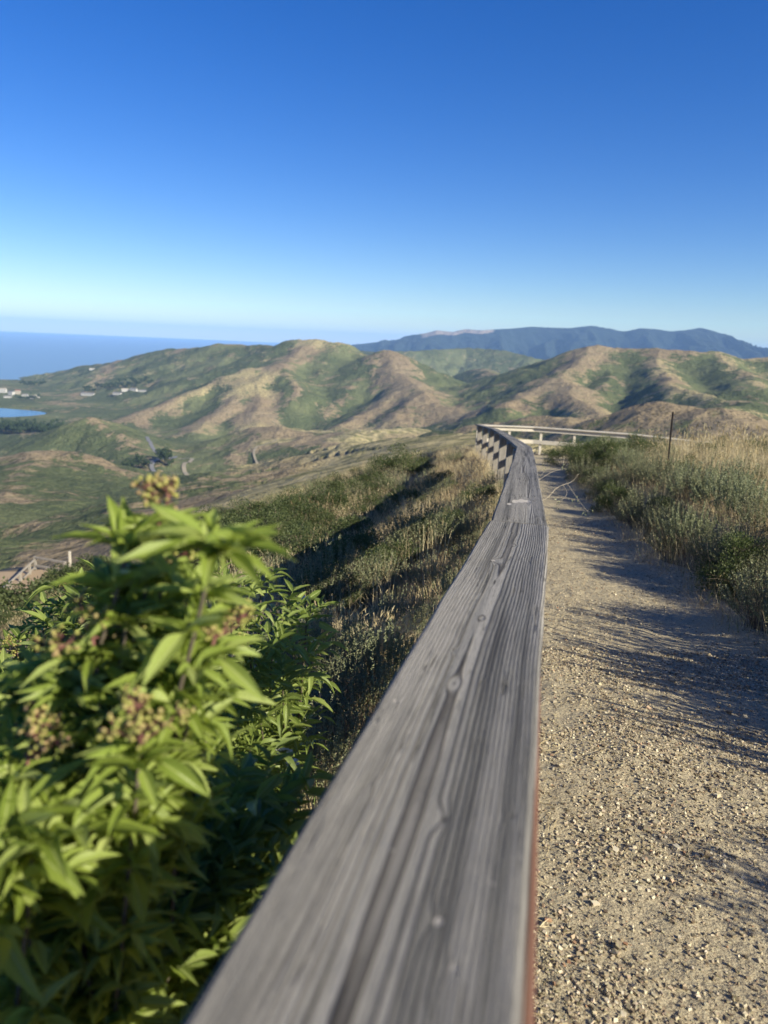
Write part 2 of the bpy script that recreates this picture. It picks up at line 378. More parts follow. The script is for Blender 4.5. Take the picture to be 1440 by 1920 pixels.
def _path(N, b):
    p = N.pos(); a = N.noise(p, 1.1, 4)
    c = N.mix(a, (.25, .20, .13), (.38, .315, .21))
    c = N.mix(N.mapr(N.noise(p, 130, 3, .7), .40, .62), c, (.44, .385, .255))
    c = N.mix(N.mapr(N.noise(p, 210, 2, .7), .52, .70), c, (.09, .07, .05))
    N.l(c, b.inputs['Base Color']); b.inputs['Roughness'].default_value = .95
    v = N.n('ShaderNodeTexVoronoi'); v.inputs['Scale'].default_value = 95; N.l(p, v.inputs['Vector'])
    n1 = N.bump(v.outputs['Distance'], .3, .004, None); N.bump(N.noise(p, 28, 5, .65), .8, .02, b, n1)
M_path = mat('packed_decomposed_gravel', _path)
def _peb(N, b):
    g = N.n('ShaderNodeNewGeometry'); r = g.outputs['Random Per Island']
    c = N.ramp(r, [(0, (.13, .10, .065)), (.35, (.27, .22, .145)), (.75, (.40, .345, .235)), (.95, (.58, .51, .37)), (1, (.28, .16, .09))])
    c = N.mix(.35, c, N.noise(g.outputs['Position'], 160, 2, out='Color'), 'SOFT_LIGHT')
    N.l(c, b.inputs['Base Color']); b.inputs['Roughness'].default_value = .85
M_peb = mat('crushed_stone', _peb)
def _water(col, rough, sc):
    def fn(N, b):
        b.inputs['Base Color'].default_value = (*col, 1); b.inputs['Roughness'].default_value = rough; b.inputs['IOR'].default_value = 1.33
        b.inputs['Specular IOR Level'].default_value = .5
        N.bump(N.noise(N.pos(), sc, 4), .25, .4, b)
    return fn
M_sea = mat('open_sea_water', _water((.15, .25, .36), .35, .05))
M_lag = mat('lagoon_water', _water((.02, .06, .11), .12, .3))

# ------------------------------------------------------------------ ground sheet (one polar sheet, in three joined bands)
az = np.radians(np.concatenate([np.arange(-180, -60, 3.), np.arange(-60, -31, .6), np.arange(-31, 31, .11), np.arange(31, 60, .6), np.arange(60, 180, 3.)]))
rr = np.concatenate([np.geomspace(.35, 60, 230), np.geomspace(60, 6500, 560)[1:]])
AZ, RR = np.meshgrid(az, rr); X = RR * np.sin(AZ); Y = RR * np.cos(AZ)
Z, DRY = ground_z(X, Y)
# the soil under the path is kept a little below the path sheet
inp = (X > fence_x(Y) - .25) & (X < path_edge(Y) + .15) & (Y > -9) & (Y < 27.2) & (RR < 60)
Z = np.where(inp, Z - .05, Z)
Z = np.where(RR > 5500, Z - 60 * smooth(5500, 6500, RR), Z)
na = len(az)
def band(i0, i1, name, m):
    v = np.stack([X[i0:i1], Y[i0:i1], Z[i0:i1]], -1).reshape(-1, 3); n = i1 - i0
    i = np.arange(n - 1)[:, None] * na; j = np.arange(na)[None]; j2 = (j + 1) % na
    f = np.stack([i + j, i + j2, i + na + j2, i + na + j], -1).reshape(-1, 4)[:, ::-1]
    mb = MB(); mb.add(v, f)
    if i0 == 0:
        mb.add(np.array([[0, 0, Z[0].mean()]]), np.zeros((0, 3), int)); c = mb.n - 1
        mb.f[3].append(np.array([[c, (k + 1) % na, k] for k in range(na)])); mb.m[3].append(np.zeros(na))
    o = mb.build(name, m); d = DRY[i0:i1].reshape(-1); d = np.append(d, [.5] * (len(o.data.vertices) - len(d))); attr(o.data, 'dry', d); return tag(o, kind='structure')
k60 = int(np.searchsorted(rr, 75))
band(0, k60 + 1, 'ground', M_soil)
band(k60, len(rr), 'hills', M_hills)
mb = MB(); ra = np.concatenate([[2000], np.geomspace(3000, 42000, 30)]); th = np.radians(np.arange(-95, 60, 1.))
TH, RA = np.meshgrid(th, ra); v = np.stack([RA * np.sin(TH), RA * np.cos(TH), np.full_like(RA, -270.)], -1).reshape(-1, 3); n2 = len(th)
i = np.arange(len(ra) - 1)[:, None] * n2; j = np.arange(n2 - 1)[None]
mb.add(v, np.stack([i + j + n2, i + j + n2 + 1, i + j + 1, i + j], -1).reshape(-1, 4)); tag(mb.build('sea', M_sea), kind='structure')
# lagoon
mb = MB(); t = np.linspace(0, 2 * math.pi, 60, endpoint=False); rad = 1 + .12 * np.sin(3 * t + 1)
mb.add(np.stack([LAG[0] + 215 * rad * np.cos(t), LAG[1] + 175 * rad * np.sin(t), np.full_like(t, -262.)], -1), np.zeros((0, 3), int))
mb.f[3].append(np.array([[0, k, k + 1] for k in range(1, 59)])); mb.m[3].append(np.zeros(58)); tag(mb.build('lagoon', M_lag), kind='structure')
# distant mountain
mr = [(560, 662, 12500), (650, 647, 12300), (700, 642, 12200), (760, 634, 12000), (795, 625, 12000), (820, 619, 11900), (850, 622, 11900), (870, 617, 11900), (910, 618, 11800), (955, 616, 12000), (1000, 612, 12200), (1040, 614, 12100), (1070, 615, 12000), (1110, 610, 12000), (1145, 616, 11900), (1170, 621, 11900), (1200, 615, 11800), (1230, 617, 11800), (1255, 621, 11700), (1285, 619, 11700), (1315, 614, 11600), (1340, 622, 11500), (1375, 637, 11400), (1405, 655, 11300), (1440, 672, 11200), (1560, 700, 11000)]
MP = np.array([P(*p) for p in mr]); gx, gy = np.meshgrid(np.linspace(-3000, 9500, 420), np.linspace(7600, 15500, 200))
wx = gx + 160 * fbm(gx / 1500., gy / 1500., 4); wy = gy + 160 * fbm(gx / 1500. + 9, gy / 1500., 4)
hz = np.full_like(gx, -400.)
for A, B in zip(MP[:-1], MP[1:]):
    d, z = seg_d(wx * 0 + gx, wy, A, B); hz = np.maximum(hz, z - .22 * d - np.abs(fbm(gx / 700., gy / 2600. + 2, 4)) * np.minimum(d, 1100) * .75)
crest = np.interp(gx, MP[:, 0], MP[:, 2])
mb = MB(); nx = gx.shape[1]; mb.add(np.stack([gx, gy, np.maximum(hz, -300)], -1).reshape(-1, 3), (lambda i, j: np.stack([i + j, i + j + 1, i + j + nx + 1, i + j + nx], -1).reshape(-1, 4))(np.arange(gx.shape[0] - 1)[:, None] * nx, np.arange(nx - 1)[None]))
o = mb.build('mountain', M_mount); xa, xb = P(780, 620, 11900)[0], P(922, 620, 11900)[0]
attr(o.data, 'dry', (smooth(crest - 110, crest - 25, hz) * smooth(xa - 50, xa + 150, gx) * smooth(xb + 100, xb - 50, gx) * 1.0).ravel()); tag(o, kind='structure')

# ------------------------------------------------------------------ path sheet and its gravel
def sheet(name, ys, nt, m, left, right, zf, kind='structure'):
    t = np.linspace(0, 1, nt); T_, Y_ = np.meshgrid(t, ys); X_ = left(Y_) * (1 - T_) + right(Y_) * T_
    v = np.stack([X_, Y_, zf(X_, Y_)], -1).reshape(-1, 3); i = np.arange(len(ys) - 1)[:, None] * nt; j = np.arange(nt - 1)[None]
    mb = MB(); mb.add(v, np.stack([i + j, i + j + 1, i + j + nt + 1, i + j + nt], -1).reshape(-1, 4)); return tag(mb.build(name, m), kind=kind)
def path_surf(x, y):
    return path_z(np.minimum(y, 30)) + .020 * fbm(x * 1.3, y * 1.3, 3) + .011 * fbm(x * 5, y * 5, 3) + .006 * fbm(x * 14, y * 14, 3) + .10 * smooth(-.35, 0, x - path_edge(y) - .12) * .5
ys = np.concatenate([np.arange(-9, 0, .2), np.arange(0, 7, .02), np.arange(7, 14, .06), np.arange(14, 27.2, .15)])
sheet('path', ys, 150, M_path, lambda y: fence_x(y) - .22, lambda y: path_edge(y) + .14, path_surf)

def pebbles(n, y0, y1, s0, s1, seed):
    g = np.random.default_rng(seed); y = y0 + (y1 - y0) * g.random(n) ** 1.25; t = g.random(n)
    x = fence_x(y) - .15 + t * (path_edge(y) + .1 - fence_x(y) + .15)
    dens = fbm(x * 1.3, y * 1.3, 3); keep = g.random(n) < np.clip(.6 + dens * 1.8, .22, 1); x, y = x[keep], y[keep]; m = len(x)
    s = s0 + (s1 - s0) * g.random(m) ** 4; s = np.where(g.random(m) < .004, s * 1.2 + .007, s); base = np.array([[a, b, c] for c in (-1, 1) for b in (-1, 1) for a in (-1, 1)], float)
    f = np.array([[0, 2, 3, 1], [4, 5, 7, 6], [0, 1, 5, 4], [2, 6, 7, 3], [0, 4, 6, 2], [1, 3, 7, 5]])
    v = base[None] * g.uniform(.45, 1., (m, 8, 3)) * np.array([1, .85, .55])
    ang = g.uniform(0, 6.28, (m, 3)); ca, sa = np.cos(ang), np.sin(ang)
    v = np.stack([v[..., 0], v[..., 1] * np.cos(.5 * ang[:, None, 1] - 1.5) - v[..., 2] * np.sin(.5 * ang[:, None, 1] - 1.5), v[..., 1] * np.sin(.5 * ang[:, None, 1] - 1.5) + v[..., 2] * np.cos(.5 * ang[:, None, 1] - 1.5)], -1)
    v = np.stack([v[..., 0] * ca[:, None, 0] - v[..., 1] * sa[:, None, 0], v[..., 0] * sa[:, None, 0] + v[..., 1] * ca[:, None, 0], v[..., 2]], -1)
    v = v * s[:, None, None] + np.stack([x, y, path_surf(x, y) + s * .25], -1)[:, None]
    return v.reshape(-1, 3), (f[None] + (np.arange(m) * 8)[:, None, None]).reshape(-1, 4)
mb = MB(); mb.add(*pebbles(125000, .9, 4.2, .0013, .0080, 1)); mb.add(*pebbles(26000, 3.6, 10, .0025, .008, 2))
tag(mb.build('gravel', M_peb, shade=False), 'loose tan crushed gravel scattered over the path beside the rail', 'gravel', kind='stuff')

# ------------------------------------------------------------------ weathered timber
def _wood(N, b):
    ph = N.attr('ring').outputs['Fac']; uv = N.attr('grain').outputs['Vector']; knot = N.attr('knot').outputs['Fac']
    fine = N.noise(N.vmul(uv, (620, 11, 1)), 1, 4, .75); streak = N.noise(N.vmul(uv, (60, 2.2, 1)), 1, 4, .6)
    blotch = N.noise(N.vmul(uv, (14, 4, 1)), 1, 4, .6)
    fr = N.math('FRACT', N.math('ADD', ph, N.math('MULTIPLY', N.math('SUBTRACT', streak, .5), .35)))
    late = N.math('MULTIPLY', N.mapr(fr, .60, .93), N.mapr(fr, 1.0, .94))
    base = N.mix(N.mapr(blotch, .3, .7), (.165, .163, .150), (.255, .252, .232))
    base = N.mix(N.mapr(streak, .35, .7), base, (.30, .297, .272))
    wide = N.noise(N.vmul(uv, (38, .55, 1)), 1, 3, .6, .3); base = N.mix(N.mapr(wide, .42, .60), base, (.42, .41, .375)); base = N.mix(N.mapr(wide, .44, .30), base, (.10, .098, .09))
    c = N.mix(N.math('MULTIPLY', late, .95), base, (.058, .050, .043))
    c = N.mix(N.math('MULTIPLY', N.mapr(fine, .50, .66), .7), c, (.075, .073, .068))
    crack = N.noise(N.vmul(uv, (70, 1.1, 1)), 1, 3, .5, .4); crack = N.math('MULTIPLY', N.mapr(N.math('ABSOLUTE', N.math('SUBTRACT', crack, .5)), .012, .002), N.mapr(blotch, .50, .58)); c = N.mix(crack, c, (.018, .016, .015))
    scar = N.mapr(N.noise(N.vmul(uv, (26, 17, 1)), 1, 2), .735, .76)
    c = N.mix(N.math('MULTIPLY', scar, .8), c, (.52, .49, .44))
    c = N.mix(N.mapr(knot, .35, .75), c, (.05, .042, .038))
    c = N.mix(N.mapr(N.math('MULTIPLY', knot, -1.), .3, .7), c, (.60, .57, .52))
    N.l(N.mix(1., c, (.70, .675, .66), 'MULTIPLY'), b.inputs['Base Color']); b.inputs['Roughness'].default_value = .82; b.inputs['Specular IOR Level'].default_value = .3
    h = N.math('SUBTRACT', N.math('MULTIPLY', late, .9), N.math('MULTIPLY', fine, .9)); h = N.math('SUBTRACT', h, N.math('MULTIPLY', N.math('ABSOLUTE', knot), .8)); h = N.math('SUBTRACT', h, N.math('MULTIPLY', crack, 2.))
    N.bump(h, 1., .002, b)
M_wood = mat('weathered_grey_timber', _wood)
def _wood2(lo, hi, dk):
    def fn(N, b):
        p = N.attr('grain').outputs['Vector']; s = N.noise(N.vmul(p, (55, 3, 1)), 1, 5, .65)
        c = N.mix(N.mapr(s, .3, .7), lo, hi); c = N.mix(N.mapr(N.noise(N.vmul(p, (260, 5, 1)), 1, 3), .55, .7), c, dk)
        N.l(c, b.inputs['Base Color']); N.bump(s, .6, .003, b); b.inputs['Roughness'].default_value = .85
    return fn
M_post = mat('grey_post_timber', _wood2((.19, .17, .145), (.36, .33, .285), (.09, .08, .07)))
M_red = mat('red_brown_timber', _wood2((.085, .042, .03), (.145, .075, .052), (.12, .05, .03)))
M_pale = mat('sunlit_pale_timber', _wood2((.40, .365, .30), (.58, .54, .46), (.22, .20, .17)))  # paler copy of the grey post timber, sunlight put into the colour

def board_frame(A, B):
    d = B - A; L = np.linalg.norm(d); d = d / L; n = np.array([d[1], -d[0], 0]); n /= np.linalg.norm(n); up = np.cross(n, d); return d, n, up, L
def cap_board(A, B, w, th, name, m, parent, seed, knots=(), nu=40, nv=60, bend0=0, bend1=0, warp=.0, ring0=.05, x0=0., freq=165.):
    """plain-sawn plank; A, B = centre of the top face at both ends; growth rings computed across it"""
    d, n, up, L = board_frame(A, B); g = np.random.default_rng(seed)
    e = .006; us = np.concatenate([[-w / 2], np.linspace(-w / 2 + e, w / 2 - e, nu), [w / 2]]); vs = np.linspace(0, L, nv)
    U, V = np.meshgrid(us, vs)
    wob = .0022 * fbm(V * 2.3 + seed * 7.7, U * 0 + seed, 3) * 1.5
    Uo = U + wob * (np.abs(U) > w / 2 - .02); Vo = V + (U / (w / 2)) * np.where(V < L / 2, bend0 * (1 - V / L * 2), bend1 * (V / L * 2 - 1))
    zt = np.zeros_like(U); zt[:, 0] = -e; zt[:, -1] = -e
    zt += warp * (1 - (U / (w / 2)) ** 2) * -.5
    rad0 = ring0 + .007 * fbm(V * .8 + seed * 3.1, V * 0 + .3, 2)
    xx = U - x0 + .012 * fbm(V * .9, V * 0 + seed * 1.7, 2) + .0035 * fbm(V * 3.1, U * 8 + seed, 2)
    kn = np.zeros_like(U)
    for (ku, kv, kr, ks, *ea) in knots:
        el = ea[0] if ea else 1.3
        du, dv = U - ku, (V - kv)
        q = np.exp(-((du / (kr * 2.2)) ** 2 + (dv / (kr * 5)) ** 2)); rad0 = rad0 - .010 * q * (kr / .008)
        xx = xx + du * .5 * q
        kn = kn + ks * np.exp(-((du / kr) ** 2 + (dv / (kr * el)) ** 2) ** 1.5)
    ring = np.hypot(xx, rad0) * freq + seed * 3.3
    top = A + Uo[..., None] * n + Vo[..., None] * d + zt[..., None] * up; N_ = len(us)
    bot = A + Uo[..., None] * n + Vo[..., None] * d - th * up
    mb = MB(); m_ = len(vs); i = np.arange(m_ - 1)[:, None] * N_; j = np.arange(N_ - 1)[None]
    mb.add(top.reshape(-1, 3), np.stack([i + j, i + j + 1, i + j + N_ + 1, i + j + N_], -1).reshape(-1, 4))
    ax = [ring.ravel()]; gr = [np.stack([U, V, U * 0 + seed], -1).reshape(-1, 3)]; kk = [kn.ravel()]
    def wall(a, b_, ra, rb, ga, gb):
        k = len(a); v = np.vstack([a, b_]); f = np.array([[q, q + 1, q + 1 + k, q + k] for q in range(k - 1)]); mb.add(v, f); ax.append(np.concatenate([ra, rb])); gr.append(np.vstack([ga, gb])); kk.append(np.zeros(2 * k))
    def gg(u, v, dz): return np.stack([u + dz, v, np.full_like(u, seed + .5)], -1)
    for s, cc in ((0, 0), (-1, -1)):
        a, b_ = top[:, s], bot[:, s]
        if s == 0: a, b_ = b_, a
        wall(a, b_, ring[:, s] + (5 if s == 0 else 0), ring[:, s] + (0 if s == 0 else 5), gg(U[:, s], V[:, s], th if s == 0 else 0), gg(U[:, s], V[:, s], 0 if s == 0 else th))
    for s in (0, -1):
        a, b_ = top[s], bot[s]
        if s == -1: a, b_ = b_, a
        wall(a[::-1], b_[::-1], ring[s][::-1], ring[s][::-1] + 6, gg(U[s], V[s], 0)[::-1], gg(U[s], V[s], th)[::-1])
    q = np.array([bot[0, 0], bot[0, -1], bot[-1, -1], bot[-1, 0]]); mb.add(q, [[3, 2, 1, 0]]); ax.append(np.zeros(4)); gr.append(np.zeros((4, 3))); kk.append(np.zeros(4))
    o = mb.build(name, m, parent); me = o.data
    attr(me, 'ring', np.concatenate(ax)); attr(me, 'grain', np.vstack(gr), 'FLOAT_VECTOR'); attr(me, 'knot', np.concatenate(kk))
    # the rounded edge shades smooth, the rest of the plank keeps its corners
    return o
def plank(A, B, up, hw, hh, name, m, parent, bev=.004, seed=0):
    """rectangular timber between A and B, hw half size across, hh half size along 'up'"""
    A = np.asarray(A, float); B = np.asarray(B, float); d = B - A; L = np.linalg.norm(d); d /= L; up = np.asarray(up, float)
    s = np.cross(d, up); s /= np.linalg.norm(s); u = np.cross(s, d); ax = np.array([s, d, u]); mb = MB(); add_box(mb, (A + B) / 2, hw, L / 2, hh, ax, bev)
    o = mb.build(name, m, parent, shade=False); co_ = np.concatenate(mb.v) - A; g = np.stack([co_ @ s + (co_ @ u) * 1.3, co_ @ d, np.full(len(co_), seed * 1.7)], -1)
    attr(o.data, 'grain', g, 'FLOAT_VECTOR'); return o

fence = empty('wooden_fence', (FENCE[1][0], FENCE[1][1], 0)); bpy.context.view_layer.update()
tag(fence, 'long weathered grey wooden rail fence curving along the gravel path to the overlook', 'fence')
def keep(o, par):   # geometry is in world metres; hold it still under its parent
    o.matrix_parent_inverse = Matrix.Translation(-Vector(par.location)); return o
W, TH_ = .19, .040
def on_board(px, py, A, B):
    d, n, up, L = board_frame(A, B); r = P(px, py, 1.) - EYE; t = np.dot(A - EYE, up) / np.dot(r, up); q = EYE + r * t - A; return np.dot(q, n), np.dot(q, d)
A0 = FENCE[1] + (FENCE[1] - FENCE[2]) * .9; K1 = []
for px, py, kr, ks in [(833, 1533, .0042, 1.), (850, 1219, .0034, .9), (905, 1158, .003, .9), (850, 1280, .004, -.5), (742, 1312, .0030, -1.), (822, 1727, .0035, -1.), (850, 1816, .0026, -.8), (925, 1050, .007, -.9), (968, 1022, .0035, .8), (693, 1464, .003, -.7), (808, 1912, .0028, -.9), (960, 1532, .0035, .7)]:
    u, v = on_board(px, py, A0, FENCE[2]); K1.append((u, v, kr, ks))
keep(cap_board(A0, FENCE[2] - (FENCE[2] - A0) * .0008, W + .006, TH_, 'cap_rail', M_wood, fence, 3, K1, nu=130, nv=520, ring0=.034, x0=-.008, warp=.002, freq=200.), fence)
K2 = []
for px, py, kr, ks in [(966, 940, .007, -1.), (978, 939, .008, -1.), (990, 940, .006, -.9), (955, 945, .005, -.8)]:
    u, v = on_board(px, py, FENCE[2], FENCE[3]); K2.append((u, v, kr * 2.0, ks * 1.2, 4.5))
keep(cap_board(FENCE[2], FENCE[3], W - .004, TH_, 'cap_rail', M_wood, fence, 11, K2, nu=110, nv=260, ring0=.022, x0=.03, freq=270), fence)
for k in range(3, len(FENCE) - 1):
    A, B = FENCE[k], FENCE[k + 1]
    keep(cap_board(A, A + (B - A) * .997, W, TH_, 'cap_rail', M_wood, fence, 12 + k, (), nu=40, nv=60, ring0=.03 + .01 * (k % 3)), fence)
# second side of the overlook: rails facing the camera, sunlight put into their pale colour
FAR = [FENCE[-1], P(1002, 800, 27.6), P(1182, 813, 26.8), P(1302, 826, 26.2), P(1420, 836, 25.6), P(1600, 850, 25.)]
FAR = np.array(FAR); FAR[:, 2] = np.where(np.arange(len(FAR)) > 0, FAR[:, 2], FENCE[-1][2])
for k in range(len(FAR) - 1):
    A, B = FAR[k], FAR[k + 1]; keep(plank(A - [0, 0, .02], A + (B - A) * .995 - [0, 0, .02], (0, 0, 1), .095, .02, 'cap_rail', M_pale, fence, seed=k), fence)
    keep(plank(A - [0, 0, .115], B - [0, 0, .115], (0, 0, 1), .02, .07, 'upper_rail', M_pale, fence, seed=k + 9), fence)
    keep(plank(A - [0, 0, .56], B - [0, 0, .56], (0, 0, 1), .02, .07, 'lower_rail', M_pale, fence, seed=k + 19), fence)
dist = 0; cum = np.concatenate([[0], np.cumsum(np.linalg.norm(np.diff(FAR[:, :2], axis=0), axis=1))]); s = .02
while s < cum[-1]:
    p = np.array([np.interp(s, cum, FAR[:, c]) for c in range(3)]); g = min(gz(p[0], p[1]), path_z(p[1])) - .2
    keep(plank([p[0], p[1] + .07, g], [p[0], p[1] + .07, p[2] - .045], (0, 1, 0), .045, .045, 'post', M_pale, fence, seed=s), fence); s += 1.2
# posts, upper and lower rails under the near run
for k in range(0, len(FENCE) - 1):
    A, B = FENCE[k], FENCE[k + 1]; d, n, up, L = board_frame(A, B)
    if k >= 1:
        off = n * -.055 if k >= 5 else n * -.03
        q = A + d * (.12 if k > 1 else .9) + off
        jt = .02 * math.sin(k * 7.3); keep(plank([q[0] + jt, q[1] - jt * 2, gz(q[0] - .1, q[1]) - .25], [q[0], q[1], q[2] - TH_ - .004], n + up * 0, .07 + jt * .4, .07, 'post', M_post, fence, bev=.006, seed=k), fence)
    a = A + n * .028 - up * (TH_ + .073); b_ = B + n * .028 - up * (TH_ + .073)
    if k >= 2:
        keep(plank(a - n * .0, b_, up, .019, .07, 'upper_rail', M_post, fence, seed=k + 3), fence)
    if k < 3: keep(plank(a - up * .20, b_ - up * .20, up, .019, .07, 'added_shade_rail', M_post, fence, seed=k + 8), fence)  # extra unseen rail, added to shade the bush left of the fence
    keep(plank(a - up * .42, b_ - up * .42, up, .019, .07, 'lower_rail', M_post, fence, seed=k + 6), fence)
d, n, up, L = board_frame(FENCE[1], FENCE[2])
a = FENCE[1] - d * 1.0 + n * (W / 2 + .009) - up * (TH_ + .064); b_ = FENCE[1] + d * 1.0 + n * (W / 2 - .015) - up * (TH_ + .064)
tag(keep(plank(a, b_, up, .019, .062, 'upper_rail', M_red, fence, seed=77), fence), 'red brown board under the grey cap')

# lower viewpoint: pad, rails and panel
def _pad(N, b):
    c = N.mix(N.noise(N.pos(), .9, 4), (.28, .20, .125), (.38, .29, .19)); N.l(c, b.inputs['Base Color']); N.bump(N.noise(N.pos(), 8, 4), .4, .03, b)
M_pad = mat('bare_sandy_earth', _pad)
mb = MB(); t = np.linspace(0, 2 * math.pi, 48, endpoint=False); rad = 1 + .13 * np.sin(2 * t + .6) + .08 * np.sin(5 * t)
ring_ = np.stack([VP[0] + 5.6 * rad * np.cos(t), VP[1] + 3.9 * rad * np.sin(t), np.full_like(t, VP[2] + .03)], -1)
mb.add(np.vstack([[VP[0], VP[1], VP[2] + .05], ring_]), np.zeros((0, 3), int)); mb.f[3].append(np.array([[0, k + 1, (k + 1) % 48 + 1] for k in range(48)])); mb.m[3].append(np.zeros(48))
tag(mb.build('clearing', M_pad), kind='structure')
bf = empty('rail_fence', (VP[0], VP[1] + 3, VP[2])); bpy.context.view_layer.update()
tag(bf, 'low pale two rail fence at the edge of the sandy clearing down the slope', 'fence')
b0, b1 = P(66, 1056, 46), P(121, 1050, 45.2); b0[2] = b1[2] = VP[2] + .80
for nm, dz in (('top_rail', 0), ('bottom_rail', -.55)): keep(plank(b0 + [0, 0, dz], b1 + [0, 0, dz], (0, 0, 1), .05, .06, nm, M_post, bf, seed=dz), bf)
for q in (b0, b1): keep(plank([q[0], q[1] + .02, VP[2] - .4], [q[0], q[1] + .02, q[2] + .07], (0, 1, 0), .07, .07, 'post', M_post, bf), bf)
e0, e1 = P(64, 1064, 45.5), P(2, 1098, 41); e0[2] = VP[2] + .75; e1[2] = VP[2] + .3
bf2 = empty('rail_fence', (e1[0], e1[1], VP[2])); bpy.context.view_layer.update()
tag(bf2, 'grey rail fence running down left beyond the pale rail by the clearing', 'fence')
keep(plank(e0, e1, (0, 0, 1), .04, .05, 'top_rail', M_post, bf2), bf2); keep(plank(e0 - [0, 0, .5], e1 - [0, 0, .5], (0, 0, 1), .03, .04, 'bottom_rail', M_post, bf2), bf2)
for u in (.15, .45, .75): q = e0 + (e1 - e0) * u; keep(plank([q[0], q[1], VP[2] - 1.2], [q[0], q[1], q[2] + .05], (0, 1, 0), .07, .07, 'post', M_post, bf2), bf2)
ip = P(146, 1099, 40.5); ip[2] = VP[2] + .8
def flat(col, rough=.7):
    def fn(N, b):
        N.l(N.mix(N.noise(N.obj(), 6, 3), tuple(c * .85 for c in col), tuple(min(1, c * 1.1) for c in col)), b.inputs['Base Color']); b.inputs['Roughness'].default_value = rough
    return fn
M_panel = mat('pale_blue_panel', flat((.42, .50, .68), .3)); M_steel = mat('brown_rusted_steel', flat((.055, .045, .038), .7))
pn = empty('information_panel', (ip[0], ip[1], VP[2])); tag(pn, 'small pale blue tilted information panel in shade by the sandy clearing', 'sign'); bpy.context.view_layer.update()
keep(plank(ip + [-.42, 0, 0], ip + [.42, 0, 0], (0, -.6, .8), .3, .015, 'panel', M_panel, pn), pn)
keep(plank([ip[0], ip[1] + .05, VP[2] - .3], [ip[0], ip[1] + .05, ip[2] - .03], (0, 1, 0), .04, .04, 'stand', M_steel, pn), pn)
e = P(131, 1048, 47.); pl = plank([e[0], e[1], VP[2] - .5], [e[0], e[1], VP[2] + 1.0], (0, 1, 0), .06, .07, 'post', M_pale, None); tag(pl, 'lone wooden post just right of the pale low rail fence', 'post')

# ------------------------------------------------------------------ houses far off by the lagoon
M_wallw = mat('white_painted_wall', flat((.44, .43, .41))); M_wallc = mat('cream_painted_wall', flat((.38, .34, .28))); M_roofr = mat('grey_shingle_roof', flat((.16, .15, .15))); M_roof2 = mat('red_brown_roof', flat((.26, .12, .08))); M_glass = mat('dark_window_glass', flat((.03, .04, .05), .15))
def house(px, py, dist, w, dp, h, wall, roof, label, rot=0, group='buildings in the valley by the lagoon'):
    p = P(px, py, dist); z = GZ(p[0], p[1]) - .5; hroot = empty('house', (p[0], p[1], z)); hroot.rotation_euler.z = rot
    mb = MB(); add_box(mb, (0, 0, h / 2), w / 2, dp / 2, h / 2); mb.build('wall', wall, hroot, False)
    rh = dp * .28; e = .6; v = np.array([[-w / 2 - e, -dp / 2 - e, h], [w / 2 + e, -dp / 2 - e, h], [w / 2 + e, dp / 2 + e, h], [-w / 2 - e, dp / 2 + e, h], [-w / 2 - e, 0, h + rh], [w / 2 + e, 0, h + rh]])
    v[:, 2] += .02; mb = MB(); mb.add(v, [[0, 1, 5, 4], [2, 3, 4, 5], [3, 2, 1, 0]]); mb.f[3].append(np.array([[0, 4, 3], [1, 2, 5]])); mb.m[3].append(np.zeros(2)); mb.build('roof', roof, hroot, False)
    n = max(2, int(w / 6))
    for q in range(n):
        mb = MB(); add_box(mb, ((q + .5) / n * w - w / 2, -dp / 2, h * .55), .8, .06, 1.0); mb.build('window', M_glass, hroot, False)
    return tag(hroot, label, 'house', group)
HS = [(4, 738, 2950, 34, 14, 15, 'tall white block at the left edge above the lagoon'), (15, 748, 2750, 26, 12, 7, 'low white building nearest the lagoon water'), (22, 744, 2880, 20, 14, 13, 'narrow white block standing second from the left edge'), (34, 742, 2920, 18, 12, 14, 'cream block in the middle of the lagoonside cluster'), (47, 744, 2860, 20, 12, 8, 'grey roofed white house right of the cream block'),
      (60, 748, 2760, 22, 12, 9, 'white house on the bank at the right of the cluster'), (70, 745, 2800, 16, 12, 8, 'small white house at the right end of the cluster'), (165, 739, 2900, 52, 13, 9, 'long white barrack alone among dark trees'), (220, 741, 2800, 30, 12, 8, 'white barrack first in the upper row'), (235, 737, 2860, 26, 12, 9, 'white barrack second in the upper row'), (251, 737, 2850, 26, 12, 9, 'white barrack third in the upper row'), (267, 741, 2800, 28, 12, 8, 'white barrack last in the upper row'),
      (173, 692, 3750, 26, 12, 7, 'lone white building high on the ridge above the sea'), (126, 783, 1980, 12, 9, 5, 'tiny tan roofed house left of the small tan knoll'), (144, 784, 1950, 12, 9, 5, 'tiny cream house beside the small tan knoll')]
for q, (px, py, dd, w, dp, h, lab) in enumerate(HS):
    house(px, py, dd, w, dp, h, M_wallc if q in (3, 13, 14) else M_wallw, M_roof2 if q in (3, 13) else M_roofr if q % 3 else M_wallc, lab, rot=.3 * math.sin(q * 2.3))

